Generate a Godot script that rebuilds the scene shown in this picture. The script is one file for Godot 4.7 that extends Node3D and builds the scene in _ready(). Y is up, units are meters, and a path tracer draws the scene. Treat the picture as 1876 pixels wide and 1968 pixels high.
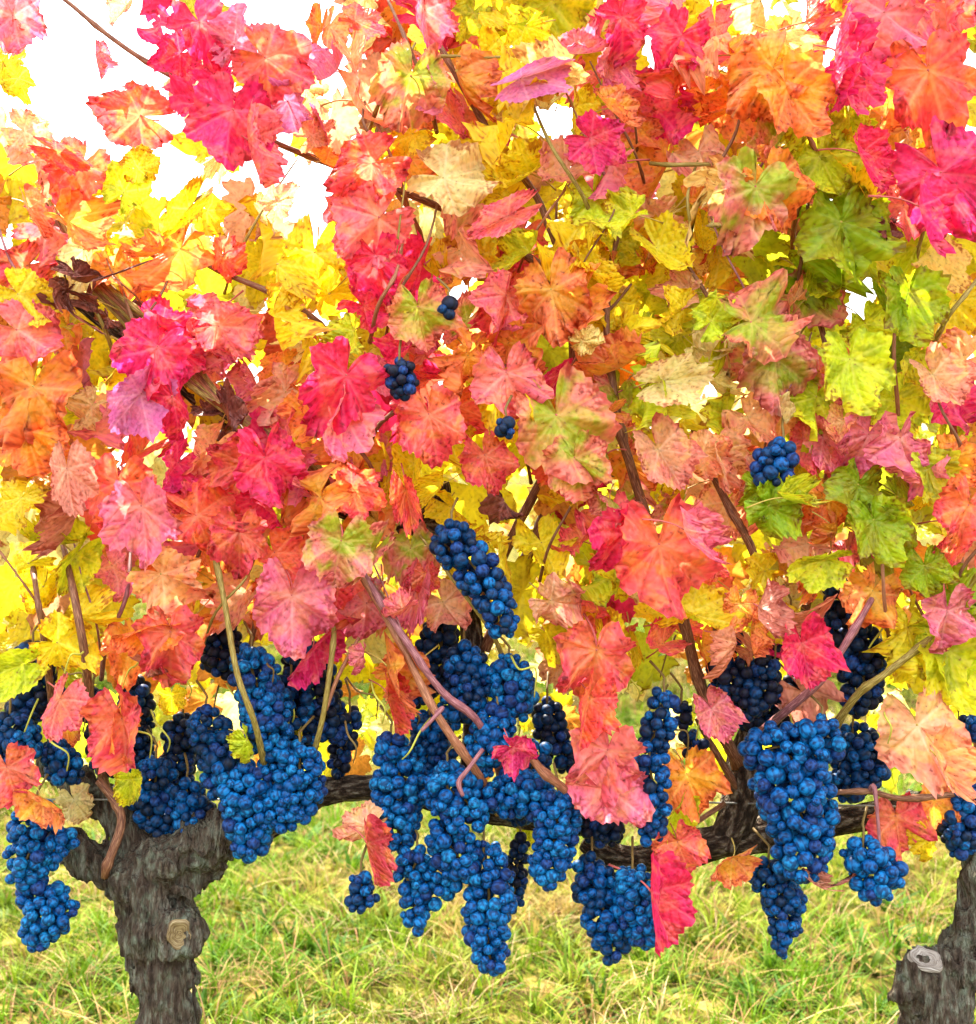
extends Node3D
# A vineyard row in autumn: two old vines on a wire trellis, red and yellow leaves, blue grape bunches, grass behind.

const FRAME_W := 1.10          # metres across the row plane
const CAM_H := 0.95            # height of the eye
const CAM_D := 1.60            # eye to row plane
const S := 1.10 / 1876.0       # metres per photograph unit on the row plane

var rng := RandomNumberGenerator.new()
var M := {}                    # materials
var leaf_meshes := []
var folded_meshes := []
var dry_meshes := []
var smooth_meshes := []
var leaf_mats := {}
var petiole_mesh: Mesh
var grape_mesh: Mesh
var grape_mats := {}
var names := {}
var vine_left: Node3D
var vine_right: Node3D

# ---------------------------------------------------------------- helpers

func at(u: float, v: float, z := 0.0) -> Vector3:
	var k = (CAM_D - z) / CAM_D
	return Vector3((u - 938.0) * S * k, CAM_H - (v - 984.0) * S * k, z)

func add_to(parent: Node, node: Node3D, called: String) -> void:
	node.name = called
	parent.add_child(node, true)

func numbered(called: String) -> String:
	var n = names.get(called, 0)
	names[called] = n + 1
	return called if n == 0 else "%s_%03d" % [called, n]

func thing(called: String, label: String, category: String, where := Vector3.ZERO, group := "") -> Node3D:
	var o := Node3D.new()
	o.name = numbered(called)
	add_child(o)
	o.position = where
	tag(o, label, category, group)
	return o

func tag(o: Node, label: String, category: String, group := "", kind := "") -> void:
	if label != "": o.set_meta("label", label)
	if category != "": o.set_meta("category", category)
	if group != "": o.set_meta("group", group)
	if kind != "": o.set_meta("kind", kind)

func part(called: String, mesh: Mesh, mat: Material, parent: Node3D, xf := Transform3D()) -> MeshInstance3D:
	var o := MeshInstance3D.new()
	o.mesh = mesh
	if mat != null: o.material_override = mat
	o.transform = xf
	add_to(parent, o, called)
	return o

func wood(tex_seed: int, dark: Color, mid: Color, light: Color, freq: float) -> NoiseTexture2D:
	var n := FastNoiseLite.new()
	n.seed = tex_seed
	n.noise_type = FastNoiseLite.TYPE_SIMPLEX_SMOOTH
	n.frequency = freq
	n.fractal_octaves = 5
	var g := Gradient.new()
	g.offsets = PackedFloat32Array([0.0, 0.38, 0.55, 0.75, 1.0])
	g.colors = PackedColorArray([dark, dark.lerp(mid, 0.5), mid, light, light.lightened(0.15)])
	var t := NoiseTexture2D.new()
	t.width = 512
	t.height = 512
	t.seamless = true
	t.noise = n
	t.color_ramp = g
	return t

func grey_noise(tex_seed: int, freq: float, kind := FastNoiseLite.TYPE_SIMPLEX_SMOOTH, ridged := false) -> NoiseTexture2D:
	var n := FastNoiseLite.new()
	n.seed = tex_seed
	n.noise_type = kind
	n.frequency = freq
	n.fractal_octaves = 5
	if ridged: n.fractal_type = FastNoiseLite.FRACTAL_RIDGED
	var t := NoiseTexture2D.new()
	t.width = 512
	t.height = 512
	t.seamless = true
	t.noise = n
	return t

# smooth curve through points
func smooth_path(pts: Array, radii: Array, per := 6) -> Array:
	var out_p := PackedVector3Array()
	var out_r := PackedFloat32Array()
	var n := pts.size()
	for i in n - 1:
		var p0: Vector3 = pts[max(i - 1, 0)]
		var p1: Vector3 = pts[i]
		var p2: Vector3 = pts[i + 1]
		var p3: Vector3 = pts[min(i + 2, n - 1)]
		for k in per:
			var t := float(k) / per
			out_p.append(0.5 * ((2.0 * p1) + (p2 - p0) * t + (2.0 * p0 - 5.0 * p1 + 4.0 * p2 - p3) * t * t + (3.0 * p1 - p0 - 3.0 * p2 + p3) * t * t * t))
			out_r.append(lerpf(radii[i], radii[i + 1], t))
	out_p.append(pts[n - 1])
	out_r.append(radii[n - 1])
	return [out_p, out_r]

func tube(pts: Array, radii: Array, sides := 8, rough := 0.0, per := 6, nodes := 0.0, seed_n := 1) -> ArrayMesh:
	var sp = smooth_path(pts, radii, per)
	var p: PackedVector3Array = sp[0]
	var r: PackedFloat32Array = sp[1]
	var st := SurfaceTool.new()
	st.begin(Mesh.PRIMITIVE_TRIANGLES)
	var noise := FastNoiseLite.new()
	noise.seed = seed_n
	noise.frequency = 1.0
	noise.fractal_octaves = 3
	var n_prev := Vector3.ZERO
	var total := 0.0
	var rings := []
	for i in p.size():
		var tan: Vector3 = (p[min(i + 1, p.size() - 1)] - p[max(i - 1, 0)]).normalized()
		var nn: Vector3
		if i == 0:
			nn = tan.cross(Vector3(0.31, 0.2, 0.93)).normalized()
		else:
			nn = (n_prev - tan * n_prev.dot(tan)).normalized()
			total += p[i].distance_to(p[i - 1])
		n_prev = nn
		var bb := tan.cross(nn)
		var ring := []
		for j in sides + 1:
			var a := TAU * float(j % sides) / sides
			var rr: float = r[i]
			if rough > 0.0:
				rr *= 1.0 + rough * noise.get_noise_3d(cos(a) * 1.6, sin(a) * 1.6, total * 14.0) * 1.6 + rough * 0.7 * noise.get_noise_3d(cos(a) * 5.0, sin(a) * 5.0, total * 30.0 + 9.0)
			if nodes > 0.0:
				var ph := fposmod(total / nodes, 1.0)
				rr *= 1.0 + 0.35 * exp(-pow((ph - 0.5) / 0.07, 2.0))
			ring.append([p[i] + (nn * cos(a) + bb * sin(a)) * rr, Vector2(float(j) / sides * TAU * 0.012 * 8.0, total * 8.0)])
		rings.append(ring)
	for i in rings.size() - 1:
		for j in sides:
			for q in [[i, j], [i + 1, j], [i, j + 1], [i, j + 1], [i + 1, j], [i + 1, j + 1]]:
				var e = rings[q[0]][q[1]]
				st.set_uv(e[1])
				st.add_vertex(e[0])
	for cap in 2:
		var i: int = 0 if cap == 0 else rings.size() - 1
		for j in sides:
			var a = rings[i][j]
			var b = rings[i][j + 1]
			st.set_uv(Vector2(0.0, 0.0))
			if cap == 0:
				st.add_vertex(p[i]); st.add_vertex(a[0]); st.add_vertex(b[0])
			else:
				st.add_vertex(p[i]); st.add_vertex(b[0]); st.add_vertex(a[0])
	st.generate_normals()
	st.index()
	return st.commit()

# a solid of joined tapered limbs with a knotty, fissured skin: distance field meshed with surface nets
func gnarled(limbs: Array, cell: float, amp: float, seed_n: int) -> ArrayMesh:
	var lo := Vector3(1e9, 1e9, 1e9)
	var hi := -lo
	for l in limbs:
		for e in [[l[0], l[2]], [l[1], l[3]]]:
			var m: float = e[1] + 0.018
			lo = lo.min(e[0] - Vector3(m, m, m))
			hi = hi.max(e[0] + Vector3(m, m, m))
	var nx := int((hi.x - lo.x) / cell) + 2
	var ny := int((hi.y - lo.y) / cell) + 2
	var nz := int((hi.z - lo.z) / cell) + 2
	var f := PackedFloat32Array()
	f.resize(nx * ny * nz)
	f.fill(1.0)
	for l in limbs:
		var a: Vector3 = l[0]
		var b: Vector3 = l[1]
		var ra: float = l[2]
		var rb: float = l[3]
		var k: float = l[4] if l.size() > 4 else 0.02
		var mm := maxf(ra, rb) + 0.02
		var p0 := ((a.min(b) - Vector3(mm, mm, mm) - lo) / cell).floor()
		var p1 := ((a.max(b) + Vector3(mm, mm, mm) - lo) / cell).ceil()
		var ab := b - a
		var inv := 1.0 / maxf(ab.length_squared(), 1e-9)
		for z in range(maxi(0, int(p0.z)), mini(nz, int(p1.z) + 1)):
			for y in range(maxi(0, int(p0.y)), mini(ny, int(p1.y) + 1)):
				var row := (z * ny + y) * nx
				for x in range(maxi(0, int(p0.x)), mini(nx, int(p1.x) + 1)):
					var p := lo + Vector3(x, y, z) * cell
					var t := clampf((p - a).dot(ab) * inv, 0.0, 1.0)
					var d := p.distance_to(a + ab * t) - lerpf(ra, rb, t)
					var o: float = f[row + x]
					var h := maxf(k - absf(o - d), 0.0) / k
					f[row + x] = minf(o, d) - h * h * k * 0.25
	var n1 := FastNoiseLite.new()
	n1.seed = seed_n
	n1.frequency = 1.0
	n1.fractal_octaves = 3
	var n2 := FastNoiseLite.new()
	n2.seed = seed_n + 5
	n2.frequency = 1.0
	n2.fractal_type = FastNoiseLite.FRACTAL_RIDGED
	n2.fractal_octaves = 3
	for z in nz:
		for y in ny:
			for x in nx:
				var i := (z * ny + y) * nx + x
				if absf(f[i]) < 0.02:
					var p := lo + Vector3(x, y, z) * cell
					var w := n1.get_noise_3d(p.x * 9.0, p.y * 9.0, p.z * 9.0) * 0.012
					f[i] += amp * 1.5 * n1.get_noise_3d(p.x * 24.0, p.y * 17.0, p.z * 24.0) - amp * 0.6 * n2.get_noise_3d((p.x + w + p.y * 0.12) * 62.0, p.y * 11.0 + w * 120.0, (p.z - w) * 62.0) - amp * 1.25 * n2.get_noise_3d((p.x + w * 1.6 + p.y * 0.2) * 30.0 + 7.0, p.y * 5.0 + w * 70.0, (p.z - w) * 30.0)
	# surface nets
	var vert := {}
	var st := SurfaceTool.new()
	st.begin(Mesh.PRIMITIVE_TRIANGLES)
	var count := 0
	var sy := nx
	var sz := nx * ny
	var corner := [0, 1, sy, sy + 1, sz, sz + 1, sz + sy, sz + sy + 1]
	for z in nz - 1:
		for y in ny - 1:
			for x in nx - 1:
				var i := z * sz + y * sy + x
				var neg := 0
				for c in corner:
					if f[i + c] < 0.0: neg += 1
				if neg == 0 or neg == 8: continue
				var sum := Vector3.ZERO
				var m := 0
				for e in [[0, 1], [2, 3], [4, 5], [6, 7], [0, 2], [1, 3], [4, 6], [5, 7], [0, 4], [1, 5], [2, 6], [3, 7]]:
					var fa: float = f[i + corner[e[0]]]
					var fb: float = f[i + corner[e[1]]]
					if (fa < 0.0) != (fb < 0.0):
						var t := fa / (fa - fb)
						var ca := Vector3(e[0] & 1, (e[0] >> 1) & 1, e[0] >> 2)
						var cb := Vector3(e[1] & 1, (e[1] >> 1) & 1, e[1] >> 2)
						sum += ca.lerp(cb, t)
						m += 1
				vert[i] = count
				count += 1
				st.add_vertex(lo + (Vector3(x, y, z) + sum / m) * cell)
	for z in range(1, nz - 1):
		for y in range(1, ny - 1):
			for x in range(1, nx - 1):
				var i := z * sz + y * sy + x
				var inside: bool = f[i] < 0.0
				for d in [[1, sy, sz], [sy, sz, 1], [sz, 1, sy]]:
					if inside == (f[i + d[0]] < 0.0): continue
					var q := [i, i - d[1], i - d[1] - d[2], i - d[2]]
					if not (vert.has(q[0]) and vert.has(q[1]) and vert.has(q[2]) and vert.has(q[3])): continue
					var o = [0, 2, 1, 0, 3, 2] if inside else [0, 1, 2, 0, 2, 3]
					for k in o: st.add_index(vert[q[k]])
	st.generate_normals()
	return st.commit()

# ---------------------------------------------------------------- leaves

func leaf_radius(th: float, s: int, lobing: float) -> float:
	# th is measured from the tip, 0 .. PI on either side; radius in units of the midrib
	var a := absf(th)
	var r := 0.0
	# tip lobe, two side lobes, two base lobes
	for l in [[0.0, 1.0, 0.42], [0.95, 0.86, 0.40], [1.80, 0.68, 0.42], [2.45, 0.56, 0.35]]:
		var d: float = absf(a - l[0]) / l[2]
		r = maxf(r, l[1] * (1.0 - lobing * minf(pow(d, 1.35), 2.2)))
	r = maxf(r, 0.42 - 0.1 * lobing)
	if a > 2.72:
		r *= lerpf(1.0, 0.12, smoothstep(2.72, 3.10, a))
	return r

func make_leaf(s: int, lobing: float, fold: float, tip_curl: float, edge_curl: float, wave: float, twist := 0.0, n := 68, rings := 3) -> ArrayMesh:
	var r := RandomNumberGenerator.new()
	r.seed = 5000 + s
	var noise := FastNoiseLite.new()
	noise.seed = s
	noise.frequency = 1.4
	var st := SurfaceTool.new()
	st.begin(Mesh.PRIMITIVE_TRIANGLES)
	var ph := r.randf() * TAU
	var skew := r.randf_range(-0.10, 0.10)
	var rows := []
	for k in range(0, rings + 1):
		var row := []
		for j in n:
			var th := -PI + TAU * (float(j) + 0.5) / n
			var rad := leaf_radius(th, s, lobing) * (1.0 + skew * sin(th) + 0.07 * noise.get_noise_2d(th * 1.5, 3.0))
			if k == rings and absf(th) < 2.8:
				rad *= (1.04 if j % 2 == 0 else 0.97) + r.randf_range(-0.035, 0.035)
			var t := [0.0, 0.38, 0.72, 1.0, 1.0][k] as float if rings == 3 else float(k) / rings
			var x := sin(th) * rad * t
			var y := -cos(th) * rad * t
			row.append(bend(x, y, fold, tip_curl, edge_curl, wave, ph, noise, twist))
		rows.append(row)
	var put := func(e):
		st.set_uv(e[1])
		st.add_vertex(e[0])
	for k in rings:
		for j in n:
			var j2 := (j + 1) % n
			# angle from the tip grows counter-clockwise seen from +Z
			if k == 0:
				put.call(rows[0][j]); put.call(rows[1][j2]); put.call(rows[1][j])
			else:
				put.call(rows[k][j]); put.call(rows[k + 1][j2]); put.call(rows[k + 1][j])
				put.call(rows[k][j]); put.call(rows[k][j2]); put.call(rows[k + 1][j2])
	st.generate_normals()
	st.index()
	return st.commit()

func bend(x: float, y: float, fold: float, tip_curl: float, edge_curl: float, wave: float, ph: float, noise: FastNoiseLite, twist: float) -> Array:
	var uv := Vector2(0.5 + x * 0.46, 0.40 - y * 0.50)
	var d := sqrt(x * x + y * y)
	# fold about the midrib
	var fx := x * cos(fold)
	var z := absf(x) * sin(fold)
	# ribs stand low, panels bulge between them
	var th := atan2(x, -y)
	z += 0.035 * d * cos(th * 6.3) + wave * d * d * sin(th * 4.0 + ph) * 0.55 + wave * 0.6 * d * noise.get_noise_2d(x * 2.0, y * 2.0)
	# edges roll
	z += edge_curl * d * d * 0.6
	fx *= 1.0 - 0.35 * absf(edge_curl) * d * d
	# tip curls over its length
	var a := tip_curl * (-y)
	var yy := y
	if absf(tip_curl) > 0.01 and y < 0.0:
		yy = -sin(-y * tip_curl) / tip_curl
		z += (1.0 - cos(a)) / tip_curl
	if twist != 0.0:
		var c := cos(twist * y)
		var s2 := sin(twist * y)
		var nx := fx * c - z * s2
		z = fx * s2 + z * c
		fx = nx
	return [Vector3(fx, yy, z), uv]

func leaf_picture(s: int, mid: Color, edge: Color, vein: Color, spots: float, patch: Color, patch_share: float) -> ImageTexture:
	var n := 160
	var im := Image.create(n, n, false, Image.FORMAT_RGB8)
	var a := FastNoiseLite.new()
	a.seed = s
	a.frequency = 0.022
	a.fractal_octaves = 4
	var b := FastNoiseLite.new()
	b.seed = s + 40
	b.frequency = 0.11
	b.fractal_octaves = 3
	var ribs := [0.0, 0.95, -0.95, 1.80, -1.80]
	for py in n:
		for px in n:
			var x := (float(px) / n - 0.5) / 0.46
			var y := (0.40 - float(py) / n) / 0.50
			var d := sqrt(x * x + y * y)
			var na := a.get_noise_2d(px, py)
			var nb := b.get_noise_2d(px, py)
			var col := mid.lerp(edge, smoothstep(0.10, 0.85, d + na * 0.75))
			col = col.lerp(patch, patch_share * smoothstep(0.02, 0.35, a.get_noise_2d(px + 300.0, py * 1.3 + 90.0)))
			col = col.lerp(col.darkened(0.30), clampf(nb * 0.75, 0.0, 1.0))
			col = col.lerp(col.lightened(0.25), clampf(-nb * 0.7, 0.0, 1.0))
			var th := atan2(x, -y)
			var best := 9.0
			var rel := 0.0
			var along := 0.0
			for q in ribs:
				var dth := wrapf(th - q, -PI, PI)
				if absf(dth) < 1.4:
					var across := absf(sin(dth)) * d
					if across < best:
						best = across
						along = cos(dth) * d
						rel = across
			var w := 0.016 + 0.010 * (1.0 - d)
			var v := 1.0 - smoothstep(w * 0.4, w * 1.5, best)
			var side := absf(fposmod((along - rel * 0.9) * 6.5, 1.0) - 0.5)
			v = maxf(v, 0.5 * smoothstep(0.40, 0.49, side) * smoothstep(0.42, 0.05, rel))
			col = col.lerp(vein, v * 0.38)
			var rim := d / maxf(leaf_radius(th, 0, 0.18), 0.05)
			col = col.lerp(Color(col.r * 0.72, col.g * 0.45, col.b * 0.40), 0.65 * smoothstep(0.80, 1.0, rim + nb * 0.35) * smoothstep(-0.05, 0.25, na) * (1.0 if spots > 0.05 else 0.0))
			if spots > 0.0 and nb > 0.62 - spots * 0.2 and na > 0.05:
				col = col.lerp(Color(0.45, 0.16, 0.12), 0.45)
			im.set_pixel(px, py, col)
	return ImageTexture.create_from_image(im)

func leaf_relief() -> ImageTexture:
	var n := 192
	var im := Image.create(n, n, false, Image.FORMAT_RGB8)
	var a := FastNoiseLite.new()
	a.seed = 12
	a.frequency = 0.05
	a.fractal_octaves = 3
	for py in n:
		for px in n:
			var x := (float(px) / n - 0.5) / 0.46
			var y := (0.40 - float(py) / n) / 0.50
			var d := sqrt(x * x + y * y)
			var th := atan2(x, -y)
			var best := 9.0
			var along := 0.0
			for q in [0.0, 0.95, -0.95, 1.80, -1.80]:
				var dth := wrapf(th - q, -PI, PI)
				if absf(dth) < 1.4 and absf(sin(dth)) * d < best:
					best = absf(sin(dth)) * d
					along = cos(dth) * d
			var side := absf(fposmod((along - best * 0.9) * 6.5, 1.0) - 0.5) * 2.0
			var h := 0.25 + 0.35 * smoothstep(0.0, 0.16, best) + 0.22 * (1.0 - side * side) * smoothstep(0.0, 0.08, best) + 0.30 * a.get_noise_2d(px, py)
			h = clampf(h, 0.0, 1.0)
			im.set_pixel(px, py, Color(h, h, h))
	return ImageTexture.create_from_image(im)

func leaf_material(tex: Texture2D, tint: Color, through: float, rough := 0.5) -> StandardMaterial3D:
	var m := StandardMaterial3D.new()
	m.albedo_texture = tex
	m.albedo_color = tint
	m.roughness = rough
	m.metallic_specular = 0.45
	m.cull_mode = BaseMaterial3D.CULL_DISABLED
	m.backlight_enabled = true
	m.backlight = Color(through, through, through)
	m.heightmap_enabled = true
	m.heightmap_texture = M.leaf_relief
	m.heightmap_scale = 0.42
	return m

func prepare_leaves() -> void:
	# open, folded and dry blades
	for s in 9:
		leaf_meshes.append(make_leaf(s, [0.14, 0.20, 0.17, 0.24, 0.13, 0.18, 0.26, 0.15, 0.21][s], [0.25, 0.4, 0.1, 0.6, 0.3, -0.35, 0.45, 0.7, 0.2][s], [0.4, 0.7, -0.5, 0.9, 0.2, 0.6, -0.4, 0.8, 1.0][s], [-0.3, -0.5, 0.4, -0.2, -0.6, 0.3, -0.45, 0.2, -0.4][s], [0.7, 0.95, 0.8, 0.6, 1.15, 0.85, 1.0, 0.7, 0.95][s]))
	for s in 5:
		folded_meshes.append(make_leaf(20 + s, [0.17, 0.13, 0.22, 0.15, 0.13][s], [0.85, 1.05, -0.9, 0.95, 1.15][s], [0.5, 0.9, -0.6, 0.3, 0.7][s], [-0.1, 0.15, -0.2, 0.1, 0.0][s], [0.35, 0.45, 0.5, 0.3, 0.4][s]))
	smooth_meshes.append(make_leaf(31, 0.10, 0.92, 0.25, 0.0, 0.15))
	for s in 4:
		dry_meshes.append(make_leaf(40 + s, 0.3, [0.9, -1.0, 1.1, 0.7][s], [1.8, 2.2, -1.9, 2.4][s], [0.7, -0.8, 0.6, 0.9][s], [0.9, 1.1, 0.8, 1.2][s], [0.9, -1.2, 0.6, 1.4][s]))
	M.leaf_relief = leaf_relief()
	# palettes: middle, rim, veins, spots, patch, share of patch
	var P := {
		"p": [Color(0.92, 0.20, 0.38), Color(0.90, 0.16, 0.46), Color(0.97, 0.58, 0.62), 0.1, Color(0.96, 0.48, 0.42), 0.6],
		"k": [Color(0.95, 0.52, 0.52), Color(0.93, 0.42, 0.56), Color(0.98, 0.76, 0.70), 0.1, Color(0.97, 0.62, 0.46), 0.6],
		"r": [Color(0.96, 0.48, 0.36), Color(0.94, 0.31, 0.39), Color(0.98, 0.70, 0.52), 0.3, Color(0.97, 0.60, 0.26), 0.6],
		"o": [Color(0.97, 0.70, 0.22), Color(0.96, 0.52, 0.28), Color(0.98, 0.84, 0.50), 0.3, Color(0.97, 0.50, 0.36), 0.5],
		"s": [Color(0.97, 0.74, 0.54), Color(0.96, 0.58, 0.50), Color(0.99, 0.88, 0.74), 0.3, Color(0.98, 0.82, 0.46), 0.6],
		"y": [Color(0.98, 0.93, 0.14), Color(0.98, 0.87, 0.12), Color(0.99, 0.96, 0.50), 0.2, Color(0.88, 0.88, 0.14), 0.4],
		"c": [Color(0.98, 0.95, 0.60), Color(0.98, 0.90, 0.56), Color(0.99, 0.96, 0.76), 0.2, Color(0.98, 0.76, 0.52), 0.4],
		"g": [Color(0.56, 0.71, 0.05), Color(0.65, 0.74, 0.07), Color(0.64, 0.68, 0.24), 0.1, Color(0.62, 0.60, 0.10), 0.6],
		"l": [Color(0.80, 0.87, 0.12), Color(0.90, 0.90, 0.14), Color(0.90, 0.88, 0.40), 0.2, Color(0.56, 0.63, 0.08), 0.6],
		"m": [Color(0.66, 0.74, 0.18), Color(0.93, 0.52, 0.50), Color(0.90, 0.82, 0.50), 0.1, Color(0.92, 0.66, 0.46), 0.5],
		"b": [Color(0.46, 0.22, 0.17), Color(0.52, 0.26, 0.20), Color(0.62, 0.38, 0.30), 0.3, Color(0.34, 0.15, 0.12), 0.6],
		"v": [Color(0.86, 0.52, 0.68), Color(0.84, 0.42, 0.64), Color(0.95, 0.72, 0.76), 0.0, Color(0.93, 0.54, 0.56), 0.4],
		"t": [Color(0.90, 0.62, 0.50), Color(0.84, 0.50, 0.42), Color(0.95, 0.76, 0.64), 0.3, Color(0.68, 0.40, 0.33), 0.4],
	}
	var i := 0
	for key in P:
		var q = P[key]
		leaf_mats[key] = []
		for k in 2:
			var tex := leaf_picture(100 + i * 7 + k * 3, q[0], q[1], q[2], q[3], q[4], q[5])
			for tint in [Color(1, 1, 1), Color(0.94, 0.90, 0.92), Color(1.0, 0.95, 0.86)]:
				leaf_mats[key].append(leaf_material(tex, tint, 0.35 if key == "b" else 1.0))
		i += 1
	petiole_mesh = tube([Vector3(0, 0, 0.004), Vector3(0.02, 0.10, -0.16), Vector3(0.0, 0.22, -0.45), Vector3(-0.05, 0.30, -0.85)], [0.020, 0.016, 0.016, 0.024], 5, 0.0, 2)

# angle: where the tip points, degrees from straight down, positive towards the right of the picture
func leaf_transform(where: Vector3, size: float, angle: float, yaw: float, pitch: float) -> Transform3D:
	var b := Basis(Vector3.UP, deg_to_rad(yaw)) * Basis(Vector3.RIGHT, deg_to_rad(pitch)) * Basis(Vector3.BACK, deg_to_rad(angle))
	return Transform3D(b.scaled_local(Vector3(size, size, size)), where)

func add_leaf(kind: String, shape: String, where: Vector3, size_px: float, angle: float, yaw: float, pitch: float, with_stem: bool) -> void:
	var vine := vine_left if where.x < at(1120, 0).x else vine_right
	var pool: Array = leaf_meshes if shape == "o" else folded_meshes if shape == "f" else smooth_meshes if shape == "s" else dry_meshes
	var size := size_px * S / 1.45
	var xf := leaf_transform(where, size, angle, yaw, pitch)
	# the listed place is the middle of the blade, the joint sits above it
	xf.origin -= xf.basis * Vector3(0.0, -0.30, 0.0)
	var mats: Array = leaf_mats[kind]
	var l := part("leaf", pool[rng.randi() % pool.size()], mats[rng.randi() % mats.size()], vine, xf)
	vine.set_meta("n", vine.get_meta("n", 0) + 1)
	if with_stem:
		part("petiole", petiole_mesh, M.petiole_red if "pkrvmt".contains(kind) else M.petiole_yellow, l)

# ---------------------------------------------------------------- grapes

func bunch(label: String, tone: String, chain: Array, z: float, gr := 13.0, loose := 1.0, tries := 1500) -> void:
	var top: Array = chain[0]
	var root_at := at(top[0], top[1] - top[2] - 12.0, z)
	var o := thing("grape_bunch", label, "grape bunch", root_at, "ripe grape bunches hanging along the vine row")
	var pts := []
	var total := 0.0
	for i in chain.size():
		pts.append([at(chain[i][0], chain[i][1], z), (chain[i][2] * 1.2 + 3.0) * S])
	# stalk down through the bunch
	var sp := [root_at + Vector3(rng.randf_range(-0.016, 0.016), 0.020, -0.022), root_at + Vector3(0, 0.006, -0.004), root_at]
	var sr := [0.0016, 0.0014, 0.0014]
	for q in pts:
		sp.append(q[0])
		sr.append(0.0016)
	for i in sp.size(): sp[i] = sp[i] - root_at
	part("stalk", tube(sp, sr, 5, 0.0, 3), M.stalk, o)
	var placed := []
	var g0 := gr * S
	var mats: Array = grape_mats[tone]
	for t in tries:
		var i := rng.randi() % pts.size()
		var c: Vector3 = pts[i][0]
		var r: float = pts[i][1]
		if pts.size() > 1:
			var j := mini(i + 1, pts.size() - 1) if i < pts.size() - 1 else i - 1
			var f := rng.randf() * 0.5
			c = c.lerp(pts[j][0], f)
			r = lerpf(r, pts[j][1], f)
		var d := Vector3(rng.randfn(), rng.randfn(), rng.randfn()).normalized()
		var g := g0 * (rng.randf_range(0.74, 1.14) if rng.randf() > 0.08 else rng.randf_range(0.5, 0.7))
		var p := c + d * Vector3(1, 1, 0.9) * maxf(r - g * 0.9, 0.0) * rng.randf_range(0.86, 1.04)
		var ok := true
		for q in pts:
			if p.distance_to(q[0]) < (q[1] - g) * 0.55:
				ok = false
				break
		if not ok: continue
		for e in placed:
			if p.distance_to(e[0]) < (g + e[1]) * 0.74 * loose:
				ok = false
				break
		if not ok: continue
		placed.append([p, g])
		if placed.size() >= 200: break
	for e in placed:
		var b := Basis.from_euler(Vector3(rng.randf() * TAU, rng.randf() * TAU, rng.randf() * TAU)).scaled_local(Vector3(e[1], e[1] * rng.randf_range(0.98, 1.08), e[1]))
		part("grape", grape_mesh, mats[rng.randi() % mats.size()], o, Transform3D(b, e[0] - root_at))

func grape_material(s: int, deep: Color, bloom: Color, rough: float) -> StandardMaterial3D:
	var m := StandardMaterial3D.new()
	var n := FastNoiseLite.new()
	n.seed = s
	n.frequency = 0.045
	n.fractal_octaves = 4
	var g := Gradient.new()
	g.offsets = PackedFloat32Array([0.28, 0.5, 0.74])
	g.colors = PackedColorArray([deep, deep.lerp(bloom, 0.6), bloom])
	var t := NoiseTexture2D.new()
	t.width = 96
	t.height = 96
	t.seamless = true
	t.noise = n
	t.color_ramp = g
	m.albedo_texture = t
	m.roughness = rough + 0.1
	m.metallic_specular = 0.3
	return m

# ---------------------------------------------------------------- build

func _ready() -> void:
	rng.seed = 20241
	# camera
	var cam := Camera3D.new()
	cam.position = Vector3(0, CAM_H, CAM_D)
	cam.fov = rad_to_deg(2.0 * atan(0.5 * 1968.0 * S / CAM_D))
	var optics := CameraAttributesPhysical.new()
	optics.frustum_focal_length = 12.0 / (0.5 * 1968.0 * S / CAM_D)
	optics.frustum_focus_distance = 1.50
	optics.exposure_aperture = 7.0
	cam.attributes = optics
	cam.fov = rad_to_deg(2.0 * atan(0.5 * 1968.0 * S / CAM_D))
	cam.near = 0.05
	cam.far = 200.0
	add_child(cam)
	# sky: bright white overcast
	var sky_mat := ProceduralSkyMaterial.new()
	sky_mat.sky_top_color = Color(0.93, 0.96, 1.0)
	sky_mat.sky_horizon_color = Color(1.0, 1.0, 1.0)
	sky_mat.sky_curve = 0.15
	sky_mat.ground_bottom_color = Color(0.30, 0.30, 0.22)
	sky_mat.ground_horizon_color = Color(0.7, 0.7, 0.66)
	sky_mat.sun_angle_max = 1.0
	var env := Environment.new()
	env.background_mode = Environment.BG_SKY
	env.sky = Sky.new()
	env.sky.sky_material = sky_mat
	env.background_energy_multiplier = 1.0
	env.tonemap_mode = Environment.TONE_MAPPER_LINEAR
	env.tonemap_exposure = 5.0
	env.sdfgi_enabled = true
	env.ssao_enabled = true
	env.ssil_enabled = true
	var we := WorldEnvironment.new()
	we.environment = env
	add_child(we)
	var sun := DirectionalLight3D.new()
	sun.light_energy = 1.6
	sun.light_color = Color(1.0, 0.96, 0.9)
	sun.light_angular_distance = 0.6
	sun.shadow_enabled = true
	sun.rotation_degrees = Vector3(-52, 205, 0)
	add_child(sun)

	materials()
	ground()
	row_behind()
	prepare_leaves()
	vines()
	wires()
	bunches()
	leaves()

func plain(c: Color, rough := 0.8) -> StandardMaterial3D:
	var m := StandardMaterial3D.new()
	m.albedo_color = c
	m.roughness = rough
	m.metallic_specular = 0.3
	return m

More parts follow.
